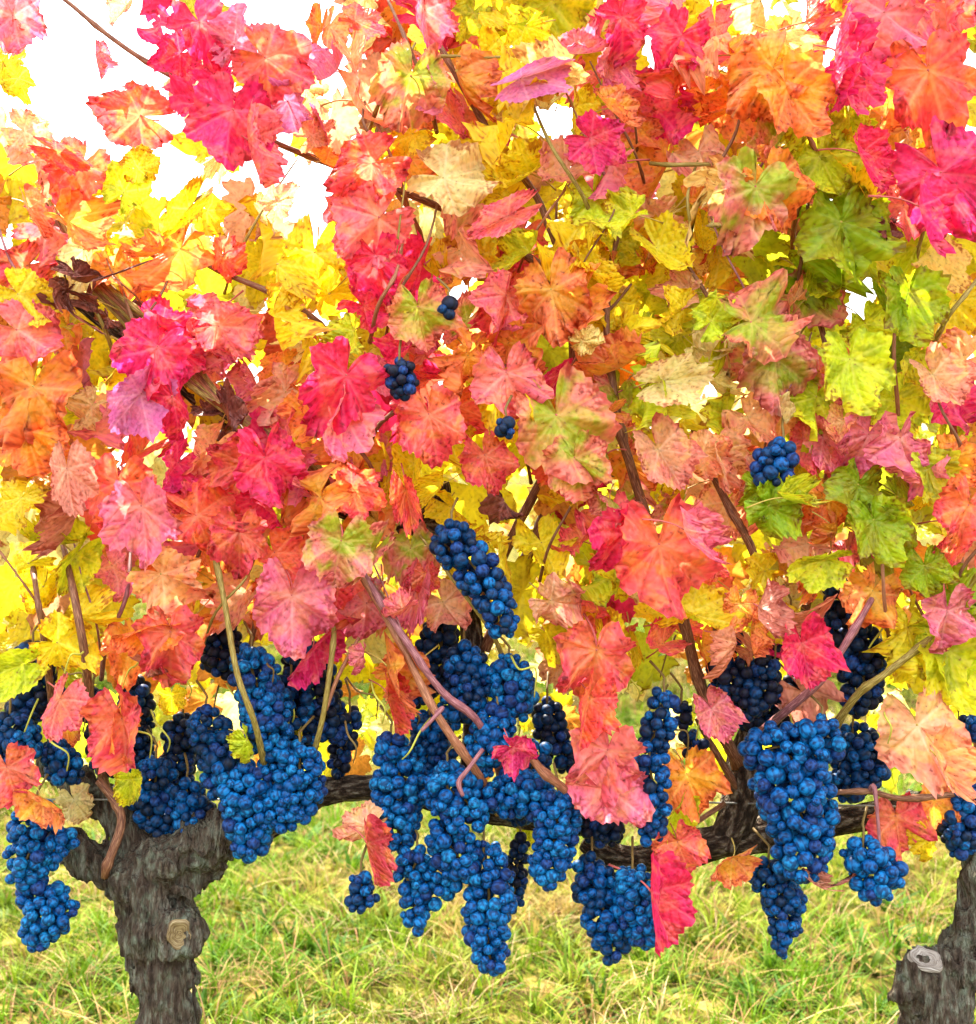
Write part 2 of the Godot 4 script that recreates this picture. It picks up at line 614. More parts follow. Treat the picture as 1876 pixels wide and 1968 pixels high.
func materials() -> void:
	var bark := StandardMaterial3D.new()
	bark.albedo_texture = wood(3, Color(0.13, 0.105, 0.09), Color(0.33, 0.275, 0.23), Color(0.45, 0.45, 0.39), 0.013)
	bark.roughness = 0.95
	bark.metallic_specular = 0.2
	bark.uv1_triplanar = true
	bark.uv1_scale = Vector3(15, 3.4, 15)
	bark.heightmap_enabled = true
	bark.heightmap_texture = grey_noise(8, 0.02, FastNoiseLite.TYPE_SIMPLEX_SMOOTH, true)
	bark.heightmap_scale = 1.0
	var lichen := wood(9, Color(0.34, 0.36, 0.30, 0.0), Color(0.30, 0.27, 0.22, 0.15), Color(0.44, 0.47, 0.40, 0.75), 0.012)
	lichen.color_ramp.colors = PackedColorArray([Color(0.16, 0.11, 0.09, 0.65), Color(0.2, 0.15, 0.12, 0.3), Color(0.3, 0.28, 0.24, 0.0), Color(0.42, 0.46, 0.39, 0.55), Color(0.52, 0.55, 0.48, 0.8)])
	bark.detail_enabled = true
	bark.detail_albedo = lichen
	bark.detail_blend_mode = BaseMaterial3D.BLEND_MODE_MIX
	bark.detail_uv_layer = BaseMaterial3D.DETAIL_UV_2
	bark.uv2_triplanar = true
	bark.uv2_scale = Vector3(7, 5, 7)
	M.bark = bark
	var arm := StandardMaterial3D.new()
	arm.albedo_texture = wood(5, Color(0.13, 0.10, 0.08), Color(0.30, 0.25, 0.21), Color(0.46, 0.42, 0.36), 0.014)
	arm.roughness = 0.95
	arm.metallic_specular = 0.2
	arm.uv1_scale = Vector3(3.0, 0.9, 1)
	arm.heightmap_enabled = true
	arm.heightmap_texture = bark.heightmap_texture
	arm.heightmap_scale = 0.5
	M.arm = arm
	var cane := func(a: Color, b: Color, c: Color, s: int):
		var m := StandardMaterial3D.new()
		m.albedo_texture = wood(s, a, b, c, 0.02)
		m.uv1_scale = Vector3(4, 0.8, 1)
		m.roughness = 0.6
		m.metallic_specular = 0.35
		return m
	M.cane = cane.call(Color(0.288, 0.160, 0.112), Color(0.448, 0.288, 0.192), Color(0.560, 0.400, 0.288), 21)
	M.cane_tan = cane.call(Color(0.400, 0.240, 0.160), Color(0.576, 0.368, 0.256), Color(0.656, 0.464, 0.352), 22)
	M.cane_mauve = cane.call(Color(0.368, 0.208, 0.224), Color(0.528, 0.320, 0.336), Color(0.624, 0.432, 0.432), 23)
	M.cane_olive = cane.call(Color(0.336, 0.272, 0.096), Color(0.528, 0.448, 0.208), Color(0.640, 0.576, 0.320), 24)
	M.cut_wood = cane.call(Color(0.27, 0.20, 0.13), Color(0.46, 0.38, 0.25), Color(0.58, 0.52, 0.38), 25)
	M.cut_grey = cane.call(Color(0.30, 0.26, 0.23), Color(0.50, 0.46, 0.42), Color(0.60, 0.57, 0.53), 26)
	M.stalk = plain(Color(0.42, 0.34, 0.18), 0.6)
	M.stem_green = plain(Color(0.66, 0.66, 0.26), 0.6)
	M.petiole_red = plain(Color(0.688, 0.336, 0.320), 0.5)
	M.petiole_yellow = plain(Color(0.672, 0.576, 0.272), 0.5)
	var wire := plain(Color(0.52, 0.52, 0.50), 0.45)
	wire.metallic = 0.7
	M.wire = wire
	var sphere := SphereMesh.new()
	sphere.radius = 1.0
	sphere.height = 2.0
	sphere.radial_segments = 16
	sphere.rings = 9
	grape_mesh = sphere
	var b1 := grape_material(31, Color(0.003, 0.155, 0.308), Color(0.022, 0.387, 0.616), 0.42)
	var b2 := grape_material(32, Color(0.003, 0.116, 0.263), Color(0.011, 0.309, 0.544), 0.38)
	var b3 := grape_material(33, Color(0.005, 0.193, 0.344), Color(0.065, 0.445, 0.654), 0.5)
	var p1 := grape_material(34, Color(0.027, 0.087, 0.237), Color(0.086, 0.232, 0.453), 0.45)
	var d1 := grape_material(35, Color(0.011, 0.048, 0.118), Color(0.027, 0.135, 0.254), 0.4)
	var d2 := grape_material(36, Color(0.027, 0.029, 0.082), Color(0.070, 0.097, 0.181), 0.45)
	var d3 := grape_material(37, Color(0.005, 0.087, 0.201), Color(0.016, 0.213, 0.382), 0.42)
	grape_mats.blue = [b1, b1, b2, b2, b3, b1, b2, p1]
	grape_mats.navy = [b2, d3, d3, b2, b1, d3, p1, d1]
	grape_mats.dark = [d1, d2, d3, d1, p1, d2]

func slope(x: float, z: float) -> float:
	var back := maxf(-z - 0.6, 0.0)
	return 0.055 * back + 0.02 * sin(x * 1.7 + z) * sin(z * 1.3)

func ground() -> void:
	var st := SurfaceTool.new()
	st.begin(Mesh.PRIMITIVE_TRIANGLES)
	var xs := []
	for i in 41: xs.append(signf(i - 20.0) * pow(absf(i - 20.0) / 20.0, 2.0) * 60.0)
	var zs := []
	for i in 41: zs.append(4.0 - pow(i / 40.0, 2.0) * 84.0)
	for i in 40:
		for j in 40:
			for q in [[i, j], [i, j + 1], [i + 1, j + 1], [i, j], [i + 1, j + 1], [i + 1, j]]:
				var x: float = xs[q[0]]
				var z: float = zs[q[1]]
				st.set_uv(Vector2(x, z))
				st.add_vertex(Vector3(x, minf(slope(x, z), 1.6 + 0.01 * -z), z))
	st.generate_normals()
	st.index()
	var m := StandardMaterial3D.new()
	m.albedo_texture = wood(61, Color(0.18, 0.16, 0.07), Color(0.32, 0.31, 0.10), Color(0.47, 0.41, 0.20), 0.03)
	m.uv1_scale = Vector3(0.9, 0.9, 1)
	m.roughness = 1.0
	m.metallic_specular = 0.1
	var g := MeshInstance3D.new()
	g.mesh = st.commit()
	g.material_override = m
	g.name = "ground"
	tag(g, "grassy ground sloping gently up behind the vine row", "ground", "", "structure")
	add_child(g)
	# grass in tufts: green blades, pale straw, low weeds
	var grass := thing("grass", "long mixed green and straw coloured grass behind the vines", "grass")
	grass.set_meta("kind", "stuff")
	var mat := StandardMaterial3D.new()
	mat.vertex_color_use_as_albedo = true
	mat.roughness = 0.7
	mat.metallic_specular = 0.25
	mat.cull_mode = BaseMaterial3D.CULL_DISABLED
	mat.backlight_enabled = true
	mat.backlight = Color(0.7, 0.7, 0.7)
	var kinds := [
		["blades", tuft(1, 14, 0.060, 0.0040, 1.1), 34000, [Color(0.38, 0.53, 0.06), Color(0.47, 0.59, 0.09), Color(0.52, 0.61, 0.12), Color(0.60, 0.62, 0.18), Color(0.68, 0.58, 0.30)]],
		["straw", tuft(2, 9, 0.070, 0.0026, 1.2), 10000, [Color(0.76, 0.62, 0.38), Color(0.68, 0.50, 0.32), Color(0.82, 0.70, 0.50), Color(0.54, 0.38, 0.24)]],
		["weeds", tuft(3, 9, 0.05, 0.011, 1.1), 6500, [Color(0.26, 0.41, 0.08), Color(0.37, 0.47, 0.10), Color(0.46, 0.49, 0.10)]],
	]
	var field := FastNoiseLite.new()
	field.seed = 77
	field.frequency = 0.9
	field.fractal_octaves = 3
	for k in kinds:
		var mm := MultiMesh.new()
		mm.transform_format = MultiMesh.TRANSFORM_3D
		mm.use_colors = true
		mm.mesh = k[1]
		mm.instance_count = k[2]
		for i in mm.instance_count:
			var t := rng.randf()
			var z := 1.0 - 9.5 * pow(t, 1.15)
			var wide := 1.8 + maxf(1.6 - z, 0.0) * 0.50
			var x := rng.randf_range(-wide, wide)
			var s := rng.randf_range(0.55, 1.25)
			var b := Basis(Vector3.UP, rng.randf() * TAU) * Basis(Vector3.RIGHT, rng.randf_range(-0.25, 0.25))
			mm.set_instance_transform(i, Transform3D(b.scaled_local(Vector3(s, s * rng.randf_range(0.7, 1.2), s)), Vector3(x, slope(x, z) - 0.005, z)))
			var n := field.get_noise_2d(x, z)
			var pick: int = clampi(int((n * 0.9 + 0.5 + rng.randf_range(-0.35, 0.35)) * k[3].size()), 0, k[3].size() - 1)
			var c: Color = k[3][pick]
			c = c * rng.randf_range(0.72, 0.96)
			mm.set_instance_color(i, c.srgb_to_linear())
		var o := MultiMeshInstance3D.new()
		o.multimesh = mm
		o.material_override = mat
		o.set_meta("kind", "stuff")
		add_to(grass, o, k[0])

func tuft(s: int, n: int, tall: float, wide: float, lean: float) -> ArrayMesh:
	var r := RandomNumberGenerator.new()
	r.seed = 900 + s
	var st := SurfaceTool.new()
	st.begin(Mesh.PRIMITIVE_TRIANGLES)
	for i in n:
		var a := r.randf() * TAU
		var dir := Vector3(cos(a), 0, sin(a))
		var side := Vector3(-sin(a), 0, cos(a)).rotated(Vector3.UP, r.randf_range(-0.6, 0.6))
		var h := tall * r.randf_range(0.5, 1.2)
		var le := lean * r.randf_range(0.2, 1.2)
		var base := dir * r.randf_range(0.0, 0.03)
		var prev := []
		for k in 4:
			var t := k / 3.0
			var p := base + Vector3.UP * h * (t - 0.28 * le * t * t) + dir * h * le * t * t
			var w := wide * (1.0 - 0.85 * t * t) * 0.5
			var cur := [p - side * w, p + side * w]
			if k > 0:
				for v in [prev[0], cur[0], prev[1], prev[1], cur[0], cur[1]]:
					st.set_color(Color(1, 1, 1))
					st.add_vertex(v)
			prev = cur
	st.generate_normals()
	return st.commit()

func row_behind() -> void:
	var o := thing("vine_row", "yellow leaved vine row standing further back, glimpsed between the leaves", "vine row", Vector3(0, slope(0, -5.0), -5.0))
	o.set_meta("kind", "stuff")
	for i in 7:
		var x := -3.6 + i * 1.2 + rng.randf_range(-0.15, 0.15)
		part("trunk", tube([Vector3(x, -0.05, 0), Vector3(x + 0.03, 0.3, 0.02), Vector3(x - 0.02, 0.62, 0), Vector3(x + 0.2, 0.75, 0)], [0.06, 0.045, 0.05, 0.03], 8, 0.2, 4), M.arm, o)
	var mm := MultiMesh.new()
	mm.transform_format = MultiMesh.TRANSFORM_3D
	mm.use_colors = true
	mm.mesh = make_leaf(70, 0.26, 0.3, 0.6, -0.2, 0.4, 0.0, 28, 2)
	mm.instance_count = 5200
	var cols := [Color(0.95, 0.80, 0.16), Color(0.96, 0.70, 0.22), Color(0.84, 0.80, 0.24), Color(0.97, 0.88, 0.40), Color(0.70, 0.70, 0.20), Color(0.94, 0.52, 0.30)]
	for i in mm.instance_count:
		var w := Vector3(rng.randf_range(-4.4, 4.4), 0.30 + 1.35 * pow(rng.randf(), 0.9), rng.randfn() * 0.16)
		w.y += 0.10 * sin(w.x * 3.1) + 0.06 * sin(w.x * 7.7)
		var xf := leaf_transform(w, rng.randf_range(0.045, 0.075), rng.randf_range(-70, 70), rng.randf_range(-70, 70), rng.randf_range(-50, 40))
		mm.set_instance_transform(i, xf)
		var c: Color = cols[rng.randi() % cols.size()]
		mm.set_instance_color(i, c.srgb_to_linear())
	var l := MultiMeshInstance3D.new()
	l.multimesh = mm
	var m := plain(Color(1, 1, 1), 0.6)
	m.vertex_color_use_as_albedo = true
	m.cull_mode = BaseMaterial3D.CULL_DISABLED
	m.backlight_enabled = true
	m.backlight = Color(1, 1, 1)
	l.material_override = m
	l.set_meta("kind", "stuff")
	add_to(o, l, "leaves")

func limb_chain(list: Array, k := 0.02) -> Array:
	# [u, v, z, r px] ... -> limbs
	var out := []
	for i in list.size() - 1:
		var a = list[i]
		var b = list[i + 1]
		out.append([at(a[0], a[1], a[2]), at(b[0], b[1], b[2]), a[3] * S, b[3] * S, k])
	return out

func cane(vine: Node3D, called: String, mat: Material, list: Array, sides := 7, rough := 0.10, node_gap := 0.07) -> void:
	var p := []
	var r := []
	for e in list:
		p.append(at(e[0], e[1], e[2]))
		r.append(e[3] * S)
	part(called, tube(p, r, sides, rough, 5, node_gap, int(list[0][0] * 3 + list[0][1])), mat, vine)

func vines() -> void:
	vine_left = thing("grapevine", "old grapevine with thick gnarled trunk, round pruning scar and red and yellow leaves", "grapevine", Vector3.ZERO, "grapevines of the front row")
	vine_right = thing("grapevine", "grapevine with dark trunk topped by a pale sawn stub, green and pink leaves", "grapevine", Vector3.ZERO, "grapevines of the front row")
	# left trunk, head and arm stubs
	var limbs := []
	limbs += limb_chain([[330, 2640, 0, 84], [325, 2560, 0, 56], [318, 2250, 0, 44], [326, 2080, 0, 42], [322, 1960, 0, 43], [314, 1880, 0, 40], [304, 1795, 0, 52], [300, 1730, 0, 45], [302, 1684, 0, 47]])
	limbs += limb_chain([[302, 1684, 0, 46], [345, 1652, 0.004, 39], [398, 1620, 0.012, 35], [440, 1600, 0.012, 31]])
	limbs += limb_chain([[275, 1700, 0, 34], [235, 1694, 0, 24], [188, 1664, -0.01, 17], [146, 1632, -0.01, 15], [112, 1606, -0.01, 12]])
	limbs += limb_chain([[285, 1660, -0.02, 29], [262, 1598, -0.03, 21], [212, 1545, -0.04, 20], [150, 1510, -0.05, 18], [98, 1470, -0.05, 14]])
	limbs += [[at(322, 1664, 0.030), at(328, 1662, 0.042), 26 * S, 18 * S, 0.012]]
	limbs += [[at(286, 1720, 0.026), at(284, 1740, 0.032), 18 * S, 14 * S, 0.010]]
	limbs += [[at(326, 1792, 0.012), at(342, 1793, 0.044), 36 * S, 28 * S, 0.012]]
	limbs += [[at(352, 1785, 0.0), at(362, 1792, 0.0), 26 * S, 18 * S, 0.02]]
	limbs += [[at(385, 1668, 0.0), at(392, 1684, 0.0), 16 * S, 9 * S, 0.02]]
	for k in 12:
		var a := TAU * k / 12.0
		var lip := at(344 + cos(a) * 29, 1796 + sin(a) * 29, 0.052)
		limbs += [[lip, lip + Vector3(0.001, 0, 0.007), 9 * S, 6 * S, 0.008]]
	for q in [[272, 1776, 0.022, 17], [352, 1696, 0.022, 15], [300, 1850, 0.022, 14], [376, 1644, 0.026, 14], [262, 1706, 0.016, 13], [338, 1900, 0.018, 13], [302, 1660, 0.024, 13]]:
		var c := at(q[0], q[1], q[2])
		limbs += [[c, c + Vector3(0.001, -0.006, 0.004), q[3] * S, q[3] * 0.8 * S, 0.010]]
	part("trunk", gnarled(limbs, 0.0027, 0.0066, 4), M.bark, vine_left)
	# round sawn scar with its rim
	var scar := at(344, 1796, 0.0670)
	var face := Transform3D(Basis(Vector3.UP, deg_to_rad(14)) * Basis(Vector3.RIGHT, deg_to_rad(8)), scar)
	part("pruning_scar", disc(25 * S, 0.003, 11), M.cut_wood, vine_left, face)
	# shredded bark strips on the trunk
	for q in [[262, 1830, -4], [372, 1880, 5], [272, 1905, 3]]:
		var a := at(q[0], q[1], 0.012)
		part("bark_strip", tube([a, a + Vector3(q[2] * 0.0004, -0.02, 0.006), a + Vector3(q[2] * 0.001, -0.05, 0.004)], [0.0008, 0.0022, 0.0005], 5, 0.2, 4), M.arm, vine_left)
	# cordon of the left vine along the wire
	cane(vine_left, "arm", M.arm, [[420, 1604, 0.01, 34], [470, 1594, 0.0, 30], [530, 1580, -0.015, 26], [600, 1530, -0.02, 25], [670, 1518, -0.02, 25], [740, 1516, -0.02, 27], [830, 1535, -0.03, 24], [930, 1555, -0.03, 24], [1030, 1575, -0.03, 22], [1110, 1592, -0.03, 14]], 14, 0.22, 0.0)
	# old dark wood high in the canopy of the left vine
	cane(vine_left, "arm", M.arm, [[120, 560, -0.02, 10], [250, 660, -0.03, 13], [380, 765, -0.03, 16], [470, 845, -0.03, 17], [570, 925, -0.03, 19], [690, 990, -0.02, 20], [800, 1008, -0.01, 24], [870, 1060, -0.02, 24], [900, 1180, -0.04, 22], [915, 1350, -0.05, 24], [900, 1540, -0.04, 26]], 12, 0.25, 0.0)
	cane(vine_left, "arm", M.arm, [[800, 1006, -0.01, 20], [845, 960, 0.0, 22], [852, 925, 0.0, 12]], 10, 0.2, 0.0)
	# right trunk
	limbs = []
	limbs += limb_chain([[1792, 2640, 0, 78], [1792, 2560, 0, 56], [1788, 2250, 0, 43], [1784, 2080, 0, 41], [1788, 1968, 0, 45], [1806, 1918, 0, 43], [1846, 1850, 0, 29], [1876, 1775, 0, 25], [1896, 1690, 0, 27], [1912, 1620, -0.01, 36], [1932, 1580, -0.02, 34]])
	limbs += limb_chain([[1792, 1940, 0.0, 40], [1768, 1902, 0.012, 32], [1776, 1880, 0.016, 28]])
	for k in 10:
		var a := TAU * k / 10.0
		var lip := at(1782 + cos(a) * 27, 1853 + sin(a) * 12, 0.020 + 0.015 * sin(a))
		limbs += [[lip, lip + Vector3(0.0, -0.006, -0.002), 7 * S, 11 * S, 0.010]]
	limbs += limb_chain([[1925, 1600, -0.02, 40], [1850, 1572, -0.05, 32], [1760, 1562, -0.06, 30]])
	part("trunk", gnarled(limbs, 0.0030, 0.0066, 17), M.bark, vine_right)
	face = Transform3D(Basis(Vector3.BACK, deg_to_rad(-6)) * Basis(Vector3.RIGHT, deg_to_rad(-58)), at(1780, 1844, 0.031))
	part("pruning_scar", disc(28 * S, 0.004, 15), M.cut_grey, vine_right, face)
	cane(vine_right, "arm", M.arm, [[1765, 1562, -0.06, 29], [1660, 1570, -0.06, 28], [1560, 1590, -0.06, 32], [1460, 1605, -0.05, 38], [1385, 1618, -0.035, 34], [1310, 1640, -0.03, 26], [1230, 1652, -0.03, 24], [1160, 1640, -0.03, 24], [1120, 1620, -0.03, 14]], 14, 0.22, 0.0)
	cane(vine_right, "arm", M.arm, [[1392, 1625, -0.035, 36], [1420, 1560, -0.03, 35], [1428, 1500, -0.03, 33], [1432, 1450, -0.03, 28], [1440, 1405, -0.03, 20]], 14, 0.25, 0.0)
	# canes
	var L := vine_left
	var R := vine_right
	cane(L, "cane", M.cane, [[40, -60, 0.03, 4], [125, 0, 0.03, 4], [200, 62, 0.03, 4.5], [280, 118, 0.03, 5], [390, 182, 0.03, 5], [505, 262, 0.03, 5.5], [660, 326, 0.03, 6], [840, 396, 0.03, 7], [960, 458, 0.02, 8], [1050, 528, 0.01, 9], [1100, 640, 0.0, 9], [1085, 820, -0.03, 9], [1000, 1000, -0.04, 10], [912, 1180, -0.04, 12]])
	cane(L, "cane", M.cane, [[830, 60, 0.04, 5], [880, 152, 0.04, 5.5], [932, 240, 0.04, 6], [978, 304, 0.04, 6.5], [1032, 380, 0.04, 7], [1065, 460, 0.04, 7.5], [1096, 532, 0.03, 8], [1124, 630, 0.0, 8], [1122, 760, -0.02, 9], [1050, 980, -0.04, 10], [930, 1250, -0.04, 12]])
	cane(R, "cane", M.cane, [[1240, 330, 0.0, 3], [1196, 432, 0.03, 4], [1172, 520, 0.04, 6], [1166, 640, 0.04, 7], [1188, 810, 0.05, 9], [1216, 910, 0.05, 9], [1262, 1050, 0.04, 9], [1312, 1190, 0.05, 10], [1350, 1330, 0.03, 11], [1420, 1470, -0.02, 13]])
	cane(R, "shoot", M.cane, [[1166, 600, 0.04, 3.5], [1186, 580, 0.04, 3], [1214, 545, 0.04, 2]])
	cane(R, "cane", M.cane, [[1330, 840, 0.0, 5], [1395, 962, 0.05, 8], [1450, 1070, 0.05, 8], [1470, 1200, 0.0, 9], [1440, 1430, -0.03, 12]])
	cane(L, "cane", M.cane_tan, [[560, 860, 0.04, 6], [640, 1020, 0.08, 7], [692, 1102, 0.10, 6], [762, 1222, 0.11, 6.6], [838, 1370, 0.12, 7.4], [912, 1478, 0.10, 8], [960, 1560, 0.0, 11]])
	cane(L, "cane", M.cane_mauve, [[650, 1010, 0.07, 6], [704, 1112, 0.10, 5.6], [778, 1228, 0.12, 6.6], [850, 1330, 0.11, 7], [926, 1398, 0.09, 7], [990, 1560, -0.02, 11]])
	cane(L, "shoot", M.cane_mauve, [[838, 1370, 0.13, 4], [850, 1362, 0.14, 4], [810, 1405, 0.15, 3]], 6, 0.0, 0.0)
	cane(L, "shoot", M.cane_mauve, [[928, 1440, 0.13, 4], [900, 1478, 0.14, 4], [882, 1504, 0.14, 5], [890, 1530, 0.14, 3]], 6, 0.0, 0.0)
	for k in 6:
		var o := k * 7.0
		cane(L, "cane", [M.cane_olive, M.cane, M.cane_olive, M.cane_tan, M.cane, M.cane_olive][k], [[60 + o, 415 - k * 6, 0.02, 4], [140 + o * 0.8, 520 - o * 0.4, 0.03, 5], [225 + o, 604 - o * 0.3, 0.04 + 0.004 * k, 6], [300 + o * 1.2, 690 - o, 0.03, 6], [400 + o, 765 + o * 0.4, 0.05, 6.5], [470 + o, 812 + o * 0.2, 0.06, 6.5], [560 + o, 880 + o * 0.2, 0.05, 7], [640 + o, 965 - o * 0.3, 0.01, 7], [760 + o, 1015 - o * 0.3, -0.01, 8]])
	cane(L, "cane", M.cane_olive, [[392, 940, 0.06, 5], [404, 1020, 0.09, 6], [432, 1160, 0.11, 5.2], [456, 1295, 0.12, 5.6], [494, 1405, 0.10, 5.6], [520, 1540, 0.0, 9]])
	cane(L, "cane", M.cane, [[380, 500, 0.02, 4], [432, 526, 0.05, 5], [540, 572, 0.06, 5.5], [632, 642, 0.04, 6], [700, 780, 0.0, 7], [715, 900, -0.02, 7], [690, 985, -0.03, 8]])
	cane(L, "cane", M.cane, [[62, 1080, 0.0, 5], [72, 1150, 0.08, 5], [86, 1240, 0.06, 6], [110, 1420, 0.0, 8], [130, 1490, -0.04, 9]])
	cane(L, "cane", M.cane, [[120, 1040, 0.0, 5], [142, 1140, 0.09, 7], [164, 1262, 0.09, 8], [180, 1400, 0.02, 9], [205, 1530, -0.04, 10]])
	cane(L, "cane", M.cane, [[190, 1500, 0.0, 8], [226, 1548, 0.01, 9], [232, 1590, 0.02, 9], [206, 1662, 0.03, 9], [202, 1684, 0.02, 8]])
	cane(L, "cane", M.cane_olive, [[642, 1180, 0.06, 4], [640, 1240, 0.08, 5], [622, 1372, 0.08, 5], [602, 1455, 0.05, 6], [590, 1530, -0.02, 7]])
	cane(L, "shoot", M.cane_tan, [[690, 1225, 0.07, 3], [650, 1300, 0.08, 4], [626, 1365, 0.08, 4]], 6, 0.0, 0.0)
	cane(L, "shoot", M.cane, [[500, 1150, 0.0, 4], [490, 1200, 0.03, 5], [470, 1300, 0.0, 5]])
	cane(R, "cane", M.cane_mauve, [[1700, 1110, 0.03, 5], [1668, 1164, 0.09, 6], [1592, 1288, 0.10, 7.5], [1528, 1352, 0.07, 8], [1455, 1412, 0.0, 10]])
	cane(R, "cane", M.cane_olive, [[1860, 1170, 0.03, 5], [1782, 1232, 0.09, 6], [1700, 1296, 0.09, 6.5], [1640, 1345, 0.07, 7], [1560, 1480, -0.02, 9], [1540, 1590, -0.05, 10]])
	cane(R, "cane", M.cane, [[1590, 1524, 0.06, 5], [1668, 1521, 0.07, 5.5], [1740, 1535, 0.06, 5.5], [1870, 1526, 0.02, 7], [1930, 1560, -0.01, 9]])
	cane(R, "shoot", M.cane_mauve, [[1672, 1520, 0.07, 5], [1680, 1512, 0.08, 5], [1686, 1560, 0.085, 3.5], [1692, 1640, 0.085, 3]], 6, 0.0, 0.0)
	cane(R, "shoot", M.cane, [[1250, 1690, 0.04, 4], [1272, 1640, 0.05, 5], [1322, 1592, 0.05, 5], [1392, 1545, 0.02, 6]], 6, 0.1, 0.0)
	cane(R, "cane", M.cane, [[1560, 560, 0.02, 5], [1594, 690, 0.05, 6], [1604, 760, 0.04, 6], [1580, 1000, -0.03, 8], [1500, 1380, -0.03, 10], [1450, 1420, -0.03, 11]])
	cane(R, "cane", M.cane_tan, [[1800, 640, 0.02, 5], [1828, 800, 0.05, 7], [1842, 920, 0.05, 7], [1850, 1200, -0.01, 9], [1900, 1560, -0.02, 11]])
	cane(R, "cane", M.cane_tan, [[1010, 1440, 0.10, 6], [1042, 1482, 0.10, 8], [1092, 1524, 0.09, 8], [1150, 1600, -0.01, 9]])
	cane(R, "cane", M.cane, [[1340, 1380, 0.0, 6], [1360, 1420, 0.0, 6], [1420, 1520, -0.02, 8]])
	cane(L, "shoot", M.cane_olive, [[800, 112, 0.06, 3.5], [860, 108, 0.07, 3.5], [940, 110, 0.07, 3], [1040, 106, 0.05, 2.5]], 6, 0.1, 0.05)
	cane(R, "shoot", M.cane_olive, [[1250, 314, 0.05, 4], [1290, 317, 0.07, 4], [1350, 316, 0.07, 4], [1410, 320, 0.05, 3.5]], 6, 0.1, 0.05)
	for i in 64:
		var u := rng.randf_range(30, 1850)
		var v := rng.randf_range(180, 1300)
		if in_sky(u, v, 60.0): continue
		var n := rng.randf_range(90, 210)
		var lean := rng.randf_range(-0.8, 0.8)
		var z := rng.randf_range(0.04, 0.12)
		var w := rng.randf_range(1.6, 4.0)
		cane(L if u < 1120.0 else R, "shoot", [M.cane, M.cane_olive, M.cane_mauve, M.cane_tan, M.cane][i % 5], [[u + lean * n, v - n, z - 0.05, w * 0.7], [u + lean * n * 0.55 + rng.randf_range(-14, 14), v - n * 0.5, z, w], [u, v, z - 0.01, w * 1.15], [u - lean * 40.0, v + 70.0, z - 0.07, w * 1.3]], 6, 0.1, 0.05)
	# bare fruit stems and tendrils above the grapes
	for i in 46:
		var u := rng.randf_range(20, 1860)
		var v := rng.randf_range(1180, 1420)
		var z := rng.randf_range(0.02, 0.11)
		var d := rng.randf_range(-1.0, 1.0)
		cane(L if u < 1120.0 else R, "fruit_stem", M.stem_green if i % 3 else M.stalk, [[u, v, z - 0.04, 2.2], [u + d * 22.0, v + 26.0, z, 2.0], [u + d * 52.0 + 8.0, v + 44.0 + rng.randf_range(-20, 20), z + 0.008, 1.7], [u + d * 60.0, v + 80.0, z - 0.005, 1.2]], 5, 0.0, 0.0)
	cane(L, "shoot", M.cane, [[320, 410, 0.05, 4], [360, 392, 0.06, 4], [396, 372, 0.06, 3]], 6, 0.1, 0.0)

# a slightly uneven round face of cut wood with a rim
func disc(r: float, thick: float, s: int) -> ArrayMesh:
	var st := SurfaceTool.new()
	st.begin(Mesh.PRIMITIVE_TRIANGLES)
	var g := RandomNumberGenerator.new()
	g.seed = s
	var n := 22
	var rows := []
	for k in 5:
		rows.append([])
	for j in n:
		var a := TAU * j / n
		var w := 1.0 + 0.13 * sin(a * 2.0 + s) + 0.06 * sin(a * 5.0 + s * 2.0) + g.randf_range(-0.06, 0.06)
		var dip := g.randf_range(-0.0012, 0.0012)
		var prof := [[0.0, 0.35], [0.55, 0.45], [0.86, 0.75], [0.95, 1.0], [1.05, -0.6]]
		for k in 5:
			rows[k].append([Vector3(cos(a) * r * w * prof[k][0], sin(a) * r * w * prof[k][0], thick * prof[k][1] + (dip if k > 0 else -0.002)), Vector2(prof[k][0] * 0.55 + 0.02 * sin(a * 3.0), a / TAU * 0.35)])
	for k in 4:
		for j in n:
			var j2 := (j + 1) % n
			for e in [rows[k][j], rows[k + 1][j2], rows[k + 1][j], rows[k][j], rows[k][j2], rows[k + 1][j2]]:
				st.set_uv(e[1])
				st.add_vertex(e[0])
	st.generate_normals()
	st.index()
	return st.commit()

func wires() -> void:
	for w in [
		[1542, -0.012, 1.0, "thin grey trellis wire running along the arms among the grapes", 8.0]]:
		var p := []
		var r := []
		for i in 9:
			var u := -900.0 + i * 460.0
			p.append(at(u, w[0] + 5.0 * sin(i * 1.1) + w[4] * (i - 4.0) * 0.6, w[1]))
			r.append(0.0011 * w[2])
		var o := part("wire", tube(p, r, 6, 0.0, 4), M.wire, self)
		o.name = numbered("trellis_wire")
		tag(o, w[3], "wire", "")

